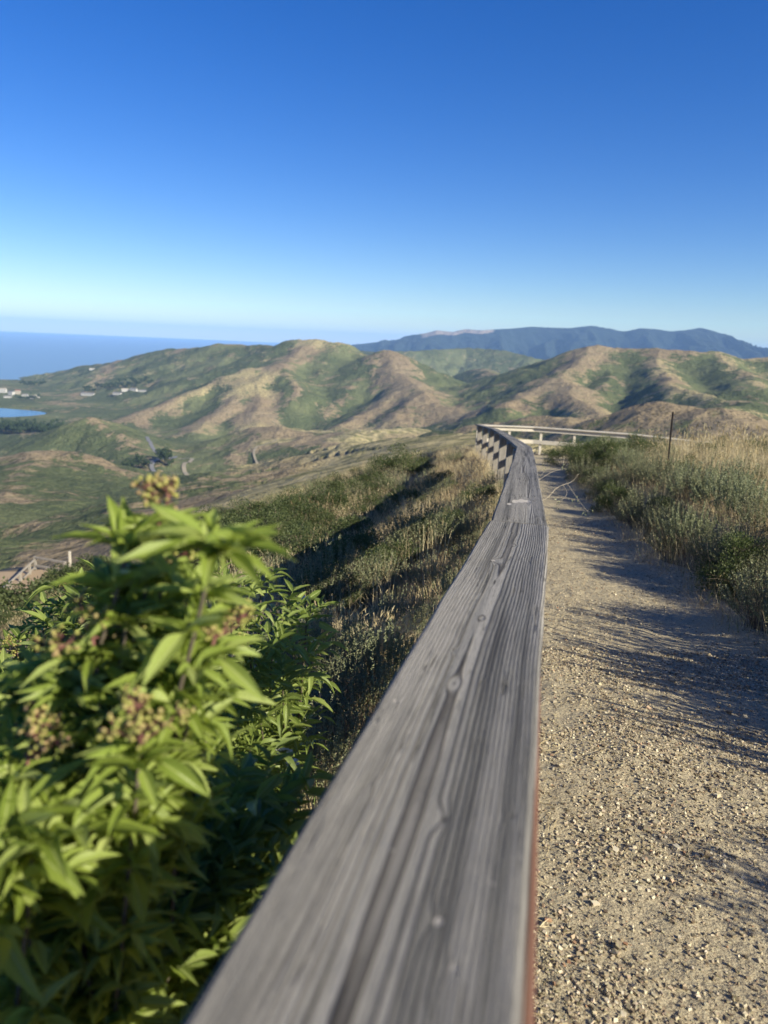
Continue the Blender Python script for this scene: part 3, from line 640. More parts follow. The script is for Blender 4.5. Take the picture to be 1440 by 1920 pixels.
# ------------------------------------------------------------------ far trees and roads
M_euc = foliage_mat('dark_far_foliage', [(0, (.018, .034, .016)), (1, (.052, .080, .034))], .1, .8, (.1, .16, .04), .05)
M_bark = mat('brown_bark', flat((.12, .09, .065)))
def far_tree_mesh(seed):
    g = np.random.default_rng(seed); mb = MB(); n = 420; c = g.normal(0, 1, (9, 3)) * [2.3, 2.3, 2.2] + [0, 0, 8.5]
    k = g.integers(0, 9, n); dr = g.normal(0, 1, (n, 3)); dr /= np.linalg.norm(dr, axis=1)[:, None]; T = c[k] + dr * g.uniform(1.1, 2.1, n)[:, None]
    tv = np.array([[-.5, 0, 0], [0, -.5, .1], [.5, 0, 0], [0, .5, .1]]) * 1.2; mb.inst(tv, [[0, 1, 2, 3]], frames(g.normal(0, 1, (n, 3)), g.uniform(0, 6, n), g.uniform(.6, 1.3, n)), T); t = MB(); tube(t, [[0, 0, -1], [.2, 0, 3], [0, .3, 7], [0, 0, 10]], [.45, .35, .25, .08], 6)
    return mb.mesh('crown', M_euc), t.mesh('trunk', M_bark)
FT = [far_tree_mesh(60 + q) for q in range(3)]
def far_tree(x, y, h, q, label, group, cat='tree', name='tree'):
    z = GZ(x, y); r = empty(name, (x, y, z)); r.scale = (h / 12,) * 3; r.rotation_euler.z = q * 1.7
    a, b_ = FT[q % 3]; link('crown', a, r); link('trunk', b_, r); return tag(r, label, cat, group)
def grove(spec, label, group, seed, hs=(10, 17)):
    g = np.random.default_rng(seed)
    for q, (px, py, dd) in enumerate(spec):
        p = P(px + g.uniform(-1, 1), py, dd * g.uniform(.985, 1.015)); far_tree(p[0], p[1], g.uniform(*hs), q + seed, label, group)
g = np.random.default_rng(5)
grove([(2 + 4.2 * q, 800 - (q > 24) * (q - 24) * .9, 1800) for q in range(34)], 'dark tree in the long row standing below the lagoon', 'trees in the row below the lagoon', 1, (19, 30))
grove([(6 + 5.2 * q, 796, 1850) for q in range(22)], 'dark tree in the long row standing below the lagoon', 'trees in the row below the lagoon', 2, (17, 27))
grove([(162 + 4.5 * q, 838 + (q % 3) * 3, 1180) for q in range(10)], 'dark tree in the grove on the green slope below the small tan knoll', 'trees of the grove below the tan knoll', 3, (13, 20))
grove([(232 + 5.5 * q, 855 + (q % 3) * 3, 1220) for q in range(9)], 'dark tree in the grove left of the winding road', 'trees of the grove left of the road', 4, (12, 18))
grove([(299 + 4.2 * q, 846 + (q % 2) * 3, 1260) for q in range(6)], 'dark tree in the clump where the valley road bends', 'trees at the road bend', 6, (14, 22))
grove([(160 + 4.6 * q, 730 + (q % 3), 2950) for q in range(28)], 'dark tree behind the upper row of white barracks', 'trees behind the white barracks', 7, (15, 24))
grove([(38 + 5 * q, 714 + (q % 3) * 2, 3350) for q in range(10)], 'dark tree on the far slope above the lagoonside houses', 'trees above the lagoonside houses', 8, (16, 26))
grove([(0 + 5 * q, 838 + (q % 3) * 3, 1150) for q in range(5)], 'dark tree at the left edge above the tan hill', 'trees at the left edge above the tan hill', 9, (14, 22))
grove([(140 + 7 * q, 786 - q, 1950 + 40 * (q % 3)) for q in range(9)], 'dark tree near the tiny houses by the tan knoll', 'trees by the tiny houses', 10, (14, 22))
grove([(30 + 6 * q, 752 + q % 3, 2700) for q in range(8)], 'dark tree on the bank among the lagoonside houses', 'trees among the lagoonside houses', 12, (12, 20))
M_road = mat('grey_road_surface', flat((.17, .17, .175))); M_dirt = mat('pale_dirt_track', flat((.27, .235, .17)))
def road(pts, w, m, name='road'):
    P3 = bezier([P(*p) for p in pts], 240); d = np.gradient(P3, axis=0); n = np.stack([d[:, 1], -d[:, 0], d[:, 0] * 0], -1); n /= np.linalg.norm(n, axis=1)[:, None]
    L = P3 - n * w / 2; R_ = P3 + n * w / 2
    z = np.maximum(ground_z(L[:, 0], L[:, 1])[0], ground_z(R_[:, 0], R_[:, 1])[0]) + .6; L[:, 2] = z; R_[:, 2] = z
    v = np.empty((480, 3)); v[0::2] = L; v[1::2] = R_; mb = MB(); mb.add(v, [[2 * k, 2 * k + 1, 2 * k + 3, 2 * k + 2] for k in range(239)]); tag(mb.build(name, m), kind='structure')
road([(275, 815, 1500), (285, 835, 1400), (300, 848, 1330), (302, 858, 1290), (285, 868, 1240), (290, 878, 1200), (305, 890, 1150), (330, 902, 1080), (375, 918, 1020), (430, 925, 1000)], 7, M_road)
road([(282, 866, 1250), (310, 856, 1290), (322, 846, 1330), (330, 838, 1370)], 8, M_road)
road([(205, 866, 1230), (235, 872, 1210), (262, 882, 1180), (290, 890, 1150)], 15, M_dirt, 'dirt_track')
road([(350, 880, 1200), (345, 868, 1260), (360, 853, 1330), (335, 850, 1340)], 7, M_dirt, 'dirt_track')
road([(470, 878, 1180), (482, 868, 1230), (478, 850, 1320), (520, 840, 1380)], 4, M_dirt, 'dirt_track')
# ------------------------------------------------------------------ plants
def hit(px, py, y0=1.0, y1=60.):
    """where the line of sight through a place in the photograph meets the near slope"""
    ys = np.geomspace(y0, y1, 900); r = P(px, py, 1.) - EYE; p = EYE + ys[:, None] * r; d = p[:, 2] - near_z(p[:, 0], p[:, 1])
    k = np.argmax(d < 0) if np.any(d < 0) else len(ys) - 1; return p[k]
M_sage = foliage_mat('grey_green_leaves', [(0, (.095, .105, .055)), (.5, (.195, .21, .115)), (1, (.37, .385, .23))], .2, .7, (.27, .31, .14), 1.6)
M_spike = foliage_mat('pale_leaf_spikes', [(0, (.11, .125, .065)), (.5, (.24, .26, .15)), (1, (.47, .49, .33))], .22, .7, (.3, .38, .14), 1.6)
M_dark = foliage_mat('dark_green_leaves', [(0, (.025, .036, .014)), (.6, (.07, .09, .034)), (1, (.15, .17, .07))], .25, .6, (.2, .3, .06), 1.4)
M_straw = foliage_mat('dry_straw', [(0, (.28, .21, .11)), (.45, (.52, .43, .25)), (1, (.74, .66, .44))], .32, .6, (.55, .42, .2), .9)
M_brown = foliage_mat('brown_dry_grass', [(0, (.16, .115, .065)), (.5, (.34, .26, .15)), (1, (.55, .45, .28))], .25, .6, (.35, .24, .1), .9)
M_ggrass = foliage_mat('green_grass', [(0, (.05, .08, .02)), (.6, (.11, .16, .045)), (1, (.22, .27, .08))], .35, .5, (.3, .42, .08), 1.5)
M_twig = mat('grey_brown_twig', flat((.15, .12, .09)))
M_twigp = mat('pale_dry_twig', flat((.40, .35, .27)))
LEAF4 = (np.array([[0, 0, 0], [-.5, .5, .10], [0, 1, -.08], [.5, .5, .10]]), [[0, 3, 2, 1]])

def sage_meshes(seed, R=.42, H=.62, ns=150, nl=40, ll=.024, lw=.009, m=None, up=.6, u0=.42):
    g = np.random.default_rng(seed); a = g.uniform(0, 6.28, ns); r0 = R * .35 * np.sqrt(g.random(ns)); rt = R * np.sqrt(g.random(ns)); h = H * g.uniform(.6, 1.08, ns) * (1 - .45 * (rt / R) ** 2)
    b = np.stack([r0 * np.cos(a), r0 * np.sin(a), 0 * a], 1); a2 = a + g.normal(0, .3, ns); t = np.stack([rt * np.cos(a2), rt * np.sin(a2), h], 1)
    mid = b * .35 + t * .65; mid[:, 2] *= .72
    u = u0 + (1 - u0) * g.random((ns, nl)) ** .8; U = u[..., None]
    pos = (1 - U) ** 2 * b[:, None] + 2 * U * (1 - U) * mid[:, None] + U * U * t[:, None]
    tan = 2 * (1 - U) * (mid - b)[:, None] + 2 * U * (t - mid)[:, None]; tan /= np.linalg.norm(tan, axis=2)[..., None]
    d = tan * up + g.normal(0, .55, (ns, nl, 3)); mb = MB(); q = ns * nl; s = g.uniform(.6, 1.25, q) * (1.15 - .35 * u.ravel())
    mb.inst(LEAF4[0], LEAF4[1], frames(d.reshape(-1, 3), g.uniform(0, 6.28, q), np.stack([s * lw, s * ll, s * ll], 1)), pos.reshape(-1, 3))
    st = MB(); n4 = np.linspace(0, 1, 5)
    for k in range(0, ns, 2):
        U_ = n4[:, None]; p = (1 - U_) ** 2 * b[k] + 2 * U_ * (1 - U_) * mid[k] + U_ * U_ * t[k]; p[0, 2] -= .12; tube(st, p, np.linspace(.0035, .001, 5), 3, cap=False)
    return mb.mesh('foliage', m or M_sage), st.mesh('stems', M_twig)
def bush_meshes(seed, R=.55, H=.7, n=7500, ll=.022, lw=.012, m=None, lumps=16):
    g = np.random.default_rng(seed); c = g.normal(0, 1, (lumps, 3)); c /= np.linalg.norm(c, axis=1)[:, None]; c[:, 2] = np.abs(c[:, 2]); rad = g.uniform(.5, .85, lumps)[:, None]
    c = c * rad * [R, R, H * .9]; k = g.integers(0, lumps, n); d = g.normal(0, 1, (n, 3)); d /= np.linalg.norm(d, axis=1)[:, None]; d[:, 2] = np.where(d[:, 2] < -.3, -d[:, 2], d[:, 2])
    sz = R * g.uniform(.22, .42, lumps)[k]; pos = c[k] + d * (sz * g.random(n) ** .4)[:, None]; pos[:, 2] = np.maximum(pos[:, 2], .01)
    s = g.uniform(.6, 1.3, n); mb = MB(); mb.inst(LEAF4[0], LEAF4[1], frames(d + g.normal(0, .5, (n, 3)) + [0, 0, .4], g.uniform(0, 6.28, n), np.stack([s * lw, s * ll, s * ll], 1)), pos)
    st = MB()
    for q in range(lumps):
        p = bezier([[0, 0, -.15], c[q] * [.4, .4, .5] + g.normal(0, .02, 3), c[q]], 6); tube(st, p, np.linspace(.009, .003, 6), 4, cap=False)
        for w in range(4): e = c[q] + g.normal(0, 1, 3) * R * .25; tube(st, bezier([c[q] * .8, (c[q] + e) / 2 + g.normal(0, .02, 3), e], 4), np.linspace(.003, .001, 4), 3, cap=False)
    return mb.mesh('foliage', m or M_dark), st.mesh('branches', M_twig)
SAGE = [sage_meshes(100 + q, up=.45 + .2 * (q % 3)) for q in range(4)]
SPIKE = [sage_meshes(140 + q, R=.36, H=.66, ns=64, nl=105, ll=.024, lw=.0085, up=.75, u0=.60, m=M_spike) for q in range(3)]
DARK = [bush_meshes(120 + q) for q in range(4)]
FARB = [bush_meshes(130 + q, R=1.1, H=1.1, n=5000, ll=.075, lw=.045, lumps=22) for q in range(3)]
NAMES = {'sage': ('sagebrush', 'shrub', SAGE), 'spike': ('sagebrush', 'shrub', SPIKE), 'dark': ('coyote_brush', 'bush', DARK), 'far': ('bush', 'bush', FARB)}
def shrub(kind, x, y, s, seed, label, group, sz=1.0):
    nm, cat, T = NAMES[kind]; r = empty(nm, (x, y, gz(x, y) - .03)); r.scale = (s, s, s * sz); r.rotation_euler.z = seed * 2.399
    a, b_ = T[seed % len(T)]; link('foliage', a, r); link(b_.name.split('.')[0], b_, r); return tag(r, label, cat, group)

# right bank
g = np.random.default_rng(21); k = 0
for y in np.concatenate([np.arange(3.1, 9, .42), np.arange(9, 24, .75)]):
    for row, off in enumerate((.34, .98)):
        yy = y + g.uniform(-.15, .15); xx = path_edge(yy) + off + g.uniform(-.12, .12); far = yy > 9
        s = g.uniform(.64, 1.02) * (1.0 if not far else 1.08) * (1.05 if row else .88); kind = 'spike' if g.random() < (.55 if not far else .3) else 'sage'
        if g.random() < (.18 if not far else .5): kind = 'dark' if g.random() < .5 else 'sage'
        if yy > 18 and row == 0: s *= .7
        k += 1; lab = {'spike': 'low sagebrush with upright pale leaf spikes at the right edge of the path', 'sage': 'low rounded grey green sagebrush on the right bank beside the path', 'dark': 'dark green low bush on the right bank beside the path'}[kind]
        shrub(kind, xx, yy, s, k, lab, 'shrubs along the right edge of the path')
g = np.random.default_rng(22)
for q in range(11):
    y = .5 + .26 * q; shrub('spike' if q % 2 else 'sage', path_edge(y) + .55 + g.uniform(-.1, .25), y, g.uniform(.6, .8) + .38 * (q > 6) + .30 * (q == 2), q, 'sagebrush on the near right bank beside the camera', 'shrubs on the near right bank')
shrub('spike', 2.95, 3.0, 1.45, 3, 'tallest sagebrush at the right frame edge, its pale spikes sunlit', None)
shrub('sage', 3.1, 3.75, 1.45, 2, 'broad sagebrush leaning in at the right frame edge behind the tallest one', None)
for q, (px, py, s) in enumerate([(1055, 875, 1.25), (1100, 885, 1.3), (1085, 865, 1.2), (1150, 880, 1.15), (1230, 868, 1.1), (1190, 858, 1.1)]):
    p = hit(px, py, 3); shrub('dark', p[0], p[1], s, q, 'dark bush of the clump where the path bends out of sight', 'bushes where the path bends')

for q, (px, py, s) in enumerate([(1330, 880, 1.0), (1380, 900, .9), (1250, 870, .9), (1420, 870, 1.1), (1300, 860, .8), (1210, 880, .9), (1350, 850, .9), (1160, 860, .8), (1400, 930, 1.), (1290, 915, .9), (1340, 940, 1.0), (1200, 910, .8)]):
    p = hit(px, py, 3); shrub('sage' if q % 3 else 'dark', p[0], p[1], s, q + 3, 'grey green shrub standing in the pale straw grass of the right bank', 'shrubs in the straw of the right bank')
# left slope
LS = [('dark', 745, 905, 1.7, 'dark green bush standing alone on the skyline of the left slope'), ('dark', 790, 893, .9, 'small dark bush on the skyline right of the larger one'), ('dark', 560, 985, 1.2, 'dark bush at the far left shoulder of the grassy slope'),
      ('dark', 500, 1015, 1.3, 'dark bush lowest on the left shoulder beside the green leaves')]
for q, (kd, px, py, s, lab) in enumerate(LS): p = hit(px, py, 3); shrub(kd, p[0], p[1], s, q, lab, None)
for q, (px, py, s) in enumerate([(540, 1010, 1.0), (610, 985, .9), (640, 960, .95), (665, 945, .8), (590, 1015, .8), (700, 930, .8), (470, 1060, 1.1), (450, 1010, 1.2), (690, 985, .7), (760, 960, .6), (830, 930, .7), (520, 1060, .9), (780, 1030, .55), (740, 1075, .5), (650, 1040, .7), (560, 1080, .8), (850, 1010, .5), (900, 960, .6), (420, 1100, 1.), (390, 1060, 1.2)]):
    p = hit(px, py, 3); shrub('dark', p[0], p[1], s * 1.25, q + 1, 'dark green bush among the dry grass of the left slope', 'dark bushes on the left slope')
for q, (px, py, s, kd) in enumerate([(640, 1120, .8, 'sage'), (600, 1150, .7, 'sage'), (700, 1290, .6, 'spike'), (650, 1330, .62, 'sage'), (760, 1180, .5, 'sage'), (850, 1150, .5, 'spike'), (890, 1080, .6, 'sage'), (875, 1030, .6, 'sage'), (810, 1210, .45, 'sage'), (740, 1320, .5, 'spike'), (690, 1370, .55, 'sage'), (720, 1110, .6, 'sage'), (820, 1110, .55, 'sage'), (560, 1260, .6, 'spike'), (620, 1260, .6, 'spike'), (900, 1010, .6, 'sage'), (780, 1270, .4, 'spike'), (620, 1440, .5, 'sage'), (560, 1400, .5, 'sage'), (930, 930, .7, 'sage'), (860, 975, .6, 'sage'), (590, 1500, .5, 'sage')]):
    p = hit(px, py, 1.5); shrub(kd, p[0], p[1], s * 1.1, q + 2, 'grey green sagebrush on the slope just left of the rail', 'sagebrush left of the rail')
g = np.random.default_rng(33)
for q in range(60):
    y = 4 + 23 * g.random() ** 1.1; fx = float(fence_x(y)); x = fx - g.uniform(.8, 9); shrub('dark' if g.random() < .45 else 'sage', x, y, g.uniform(.6, 1.2), q, 'low shrub half hidden in the grass of the left slope', 'low shrubs across the left slope')
for q in range(75):
    y = g.uniform(9, 40); x = -g.uniform(3.5, 24) - .1 * y
    if np.hypot((x - VP[0]) / 7, (y - VP[1]) / 5.6) < 1 or (x + 22 * 1 < 0 and y > 38 and x < -21): continue
    shrub('far', x, y, g.uniform(.5, 1.15), q, 'rounded green bush on the steep slope above the sandy clearing', 'bushes on the steep slope below', sz=.8)

def blades(n, x, y, z, h, w, lean, seed, m, mb=None, heads=.0, bend=.5, wind=(-.3, .25)):
    g = np.random.default_rng(seed); n = len(x); a = g.uniform(0, 6.28, n); mb = mb or MB()
    ld = np.stack([np.cos(a), np.sin(a)], 1) * (lean * g.random(n))[:, None] + np.array(wind) * .35 * g.random((n, 1))
    hh = h * g.uniform(.5, 1.1, n); f = g.uniform(0, math.pi, n); side = np.stack([np.cos(f), np.sin(f), 0 * f], 1)
    ts = [0, .35, .7, 1.]; rows = []
    for t in ts:
        c = np.stack([x + ld[:, 0] * hh * (t * .5 + bend * t * t), y + ld[:, 1] * hh * (t * .5 + bend * t * t), z + hh * t * (1 - .18 * t * np.linalg.norm(ld, axis=1) * 1.5)], 1)
        ww = (w * (1 - .75 * t))[:, None] if t < 1 else (w * .12)[:, None]; rows += [c - side * ww / 2, c + side * ww / 2]
    v = np.stack(rows, 1).reshape(-1, 3); b = (np.arange(n) * 8)[:, None, None]; q = np.array([[0, 1, 3, 2], [2, 3, 5, 4], [4, 5, 7, 6]])
    mb.add(v, (q[None] + b).reshape(-1, 4))
    if heads > 0:
        k = g.random(n) < heads; tip = (rows[6] + rows[7])[k] / 2; d = tip - (rows[4] + rows[5])[k] / 2; mh = len(tip); s = hh[k] * g.uniform(.09, .16, mh)
        for r_ in (0., 1.57):
            mb.inst(LEAF4[0] - [0, .3, 0], LEAF4[1], frames(d, np.full(mh, r_) + f[k], np.stack([s * .16, s, s * .3], 1)), tip)
    return mb
def patch(n, x0f, x1f, y0, y1, seed, pw=1.0, dens=None):
    g = np.random.default_rng(seed); y = y0 + (y1 - y0) * g.random(n) ** pw; x = x0f(y) + (x1f(y) - x0f(y)) * g.random(n)
    if dens is not None: k = g.random(n) < np.clip(dens(x, y), 0, 1); x, y = x[k], y[k]
    return x, y, near_z(x, y)
pe = path_edge; mb = MB()
x, y, z = patch(62000, lambda y: pe(y) + .9, lambda y: pe(y) + 7.5, 4, 25, 41, 1.1, lambda x, y: .40 + 2.0 * fbm(x * .8, y * .8, 3))
blades(0, x, y, z - .03, .22 + .22 * np.random.default_rng(47).random(len(x)) ** 2 + .22 * smooth(1, 2.6, x - pe(y)) + .14 * fbm(x * .5, y * .5, 2), np.full(len(x), .0042) * (1 + y * .05), .5, 42, None, mb, heads=.2)
x, y, z = patch(9000, lambda y: pe(y) + .0, lambda y: pe(y) + 1.3, 2.4, 20, 43, 1.2)
blades(0, x, y, z - .03, np.full(len(x), .30), np.full(len(x), .004), .6, 44, None, mb, heads=.3)
tag(mb.build('dry_grass', M_straw), 'tall pale straw grass with seed heads covering the right bank', 'grass', kind='stuff')
g = np.random.default_rng(45)   # tall straw plumes standing up behind the hedge
mb = MB(); n = 1300; cx = np.array([hit(px, py, 4)[:2] for px, py in [(1335, 905), (1370, 920), (1410, 930), (1300, 890), (1280, 900), (1430, 900), (1350, 880), (1395, 880)]])
kk = g.integers(0, len(cx), n); x = cx[kk, 0] + g.normal(0, .38, n); y = cx[kk, 1] + g.normal(0, .5, n); z = near_z(x, y)
blades(0, x, y, z, np.full(n, .85) * g.uniform(.6, 1.1, n), np.full(n, .0045), .5, 46, None, mb, heads=.5)
tag(mb.build('straw_grass', M_straw), 'tallest pale straw plumes rising above the right bank', 'grass', kind='stuff')
mb = MB(); lf = lambda y: fence_x(y) - .12
x, y, z = patch(90000, lf, lambda y: fence_x(y) - 9., 1.6, 28, 51, 1.35, lambda x, y: .5 + 1.1 * fbm(x * .55 + 5, y * .55, 3))
blades(0, x, y, z - .03, .25 + .18 * fbm(x * .8, y * .8, 2) + .10 * smooth(4, 10, y), np.full(len(x), .0040) * (1 + y * .06), .8, 52, None, mb, heads=.18)
tag(mb.build('brown_grass', M_brown), 'brown dry grass covering the slope left of the rail', 'grass', kind='stuff')
mb = MB(); x, y, z = patch(115000, lf, lambda y: fence_x(y) - 8., 1.8, 28, 53, 1.2, lambda x, y: .25 + 1.8 * fbm(x * .45, y * .45 + 8, 3))
blades(0, x, y, z - .03, .28 + .25 * fbm(x * .6, y * .6, 2) + .1 * smooth(4, 10, y), np.full(len(x), .0040) * (1 + y * .06), .75, 54, None, mb, heads=.35)
tag(mb.build('dry_grass', M_straw), 'patches of pale straw grass on the slope left of the rail', 'grass', kind='stuff')
mb = MB(); x, y, z = patch(20000, lf, lambda y: fence_x(y) - 5., .4, 16, 55, 1.5, lambda x, y: .45 + 1.4 * fbm(x * .7 + 3, y * .7, 3))
blades(0, x, y, z - .03, .20 + .12 * fbm(x, y, 2), np.full(len(x), .0046), .8, 56, None, mb)
x, y, z = patch(3500, lambda y: pe(y) - .05, lambda y: pe(y) + 1.6, 2.4, 20, 57, 1.2)
blades(0, x, y, z - .03, np.full(len(x), .2), np.full(len(x), .004), .8, 58, None, mb)
tag(mb.build('green_grass', M_ggrass), 'short green grass growing between the shrubs on both sides', 'grass', kind='stuff')
mb = MB(); x, y, z = patch(26000, lambda y: -2 - 0 * y, lambda y: -26 + 0 * y, 9, 46, 59, 1.0, lambda x, y: np.where(np.hypot((x - VP[0]) / 6, (y - VP[1]) / 4.3) < 1, 0, .8 + fbm(x * .2, y * .2, 3)))
blades(0, x, y, z - .03, np.full(len(x), .35), np.full(len(x), .02), .7, 60, None, mb)
tag(mb.build('slope_grass', M_ggrass), 'green and straw ground cover on the steep slope below', 'ground cover', kind='stuff')
mb = MB(); x, y, z = patch(16000, lambda y: pe(y) + .8, lambda y: pe(y) + 6, 4, 24, 67, 1.1, lambda x, y: .4 + 1.8 * fbm(x * .7 + 4, y * .7, 3))
blades(0, x, y, z - .03, .35 + .2 * fbm(x, y, 2), np.full(len(x), .006), .7, 68, None, mb, heads=.4)
x, y, z = patch(16000, lambda y: pe(y) - .10, lambda y: pe(y) + .55, 2.2, 20, 65, 1.3, lambda x, y: .5 + 1.3 * fbm(x * 1.5, y * 1.5, 3))
blades(0, x, y, z - .04, .20 + .14 * fbm(x * 2, y * 2, 2), np.full(len(x), .004), 1.1, 66, None, mb, heads=.3, wind=(-.5, -.1))
tag(mb.build('brown_grass', M_brown), 'brown drooping grass at the foot of the right bank hanging over the path edge', 'grass', kind='stuff')
# leaf litter and straw at the foot of the rail on the path side
g = np.random.default_rng(61); n = 1500; y = 1.0 + 5 * g.random(n) ** 1.3; x = fence_x(y) + .06 + np.abs(g.normal(0, .07, n)); mb = MB(); s = g.uniform(.02, .07, n)
mb.inst(LEAF4[0], LEAF4[1], frames(np.stack([g.normal(0, 1, n), g.normal(0, 1, n), g.normal(0, .15, n)], 1), g.uniform(0, 6, n), np.stack([s * .05, s, s], 1)), np.stack([x, y, path_surf(x, y) + .006], 1))
n = 260; y = 1. + 7 * g.random(n); x = fence_x(y) + .1 + (path_edge(y) - fence_x(y)) * g.random(n); s = g.uniform(.02, .06, n)
mb.inst(LEAF4[0], LEAF4[1], frames(np.stack([g.normal(0, 1, n), g.normal(0, 1, n), g.normal(0, .05, n)], 1), g.uniform(0, 6, n), np.stack([s * .05, s, s], 1)), np.stack([x, y, path_surf(x, y) + .008], 1))
tag(mb.build('straw_litter', M_straw), 'short bits of straw and leaf litter lying at the path edge below the rail', 'litter', kind='stuff')

# tussocks and stalks one can single out
def tuft(px, py, n, h, spread, lean, m, label, seed, cat='grass tuft', nm='grass_tuft', w=.004, wind=(-.3, .25), heads=.3, group=None):
    p = hit(px, py, 1.5); g = np.random.default_rng(seed); x = g.normal(0, spread, n); y = g.normal(0, spread, n)
    mb = MB(); blades(0, x, y, near_z(x + p[0], y + p[1]) - p[2] - .03, np.full(n, h), np.full(n, w), lean, seed, None, mb, heads=heads, wind=wind)
    o = mb.build(nm, m); o.location = p; return tag(o, label, cat, group)
tuft(690, 1250, 520, .34, .045, .9, M_straw, 'dry fan shaped grass tussock leaning right below the upright stalks', 1, wind=(1.2, .3))
tuft(610, 1225, 460, .34, .05, .9, M_straw, 'orange brown grass tussock beside the elderberry leaves', 2)
tuft(740, 1245, 320, .30, .04, .8, M_straw, 'dry grass tussock nearest the rail at the shaded hollow', 3, wind=(1.1, .2))
tuft(800, 1072, 34, .46, .10, .25, M_straw, 'row of upright blond stalks standing out on the left slope', 4, 'stalks', 'dry_stalks', w=.010, heads=.9, wind=(.1, 0))
tuft(710, 1170, 14, .45, .04, .12, M_straw, 'two or three tall blond stalks above the tussocks', 5, 'stalks', 'dry_stalks', w=.007, heads=.9, wind=(0, 0))
tuft(590, 1000, 60, .6, .2, .3, M_brown, 'brown seed stalks among the dark bushes of the left shoulder', 6, 'stalks', 'dry_stalks', w=.008, heads=.8)
tuft(850, 960, 160, .5, .25, .3, M_brown, 'thin brown stalks in front of the far posts', 7, 'stalks', 'dry_stalks', w=.006, heads=.8)
tuft(600, 860 + 30, 500, .7, .8, .4, M_straw, 'blond grass on the skyline of the left slope', 8, w=.012, heads=.5)
tuft(540, 925, 400, .6, .6, .4, M_straw, 'yellow grass at the far left shoulder', 9, w=.012, heads=.5)

for q, (px, py, h) in enumerate([(1340, 905, .95), (1362, 915, .85), (1395, 925, .8), (1430, 930, .85), (1310, 895, .75), (1415, 900, .8), (1275, 885, .65)]):
    tuft(px, py, 45, h, .16, .5, M_straw, 'tall wispy clump of pale grass on the right bank skyline', 80 + q, 'grass clump', 'grass_clump', w=.006, heads=.8, group='tall wispy clumps on the right bank')
# ------------------------------------------------------------------ elderberry
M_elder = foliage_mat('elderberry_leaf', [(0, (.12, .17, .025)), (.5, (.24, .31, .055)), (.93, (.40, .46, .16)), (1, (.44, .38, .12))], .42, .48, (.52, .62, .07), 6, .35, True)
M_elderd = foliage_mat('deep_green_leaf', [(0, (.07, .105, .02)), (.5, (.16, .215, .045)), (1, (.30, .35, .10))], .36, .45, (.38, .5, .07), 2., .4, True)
M_cane = mat('grey_brown_cane', flat((.115, .095, .07))); M_gstem = mat('green_stem', flat((.17, .22, .05))); M_purple = mat('purple_stalk', flat((.17, .075, .065)))
M_bud = foliage_mat('yellow_green_bud', [(0, (.20, .21, .05)), (.55, (.36, .35, .10)), (1, (.40, .22, .17))], .2, .5, (.5, .5, .1), 4)
def leaflet(n=6, fold=.28, droop=.35):
    v = []; f = []; rb = []
    for i in range(n + 1):
        t = i / n; w = .5 * math.sin(math.pi * t ** .8) ** .9 * (1 - .25 * t) + (.015 if 0 < i < n else 0); zc = -droop * t * t; yy = t * (1 - .12 * droop * t)
        wv = .012 * math.sin(t * 17)
        rb += [[x * (2 * w if i in (0, n) else 1) , t, 0] for x in (-1, -.5, 0, .5, 1)]
        v += [[-w, yy, zc + fold * w + wv], [-w * .5, yy, zc + fold * w * .45], [0, yy, zc - .012], [w * .5, yy, zc + fold * w * .45], [w, yy, zc + fold * w - wv]]
    for i in range(n):
        for j in range(4): a = i * 5 + j; f.append([a, a + 1, a + 6, a + 5])
    return np.array(v), f, np.array(rb)
LFT = [leaflet(8, .24, .12), leaflet(8, .2, .32), leaflet(8, .30, .6), leaflet(8, .16, .2)]
LFT_LO = [leaflet(4, .25, .3), leaflet(4, .25, .6)]
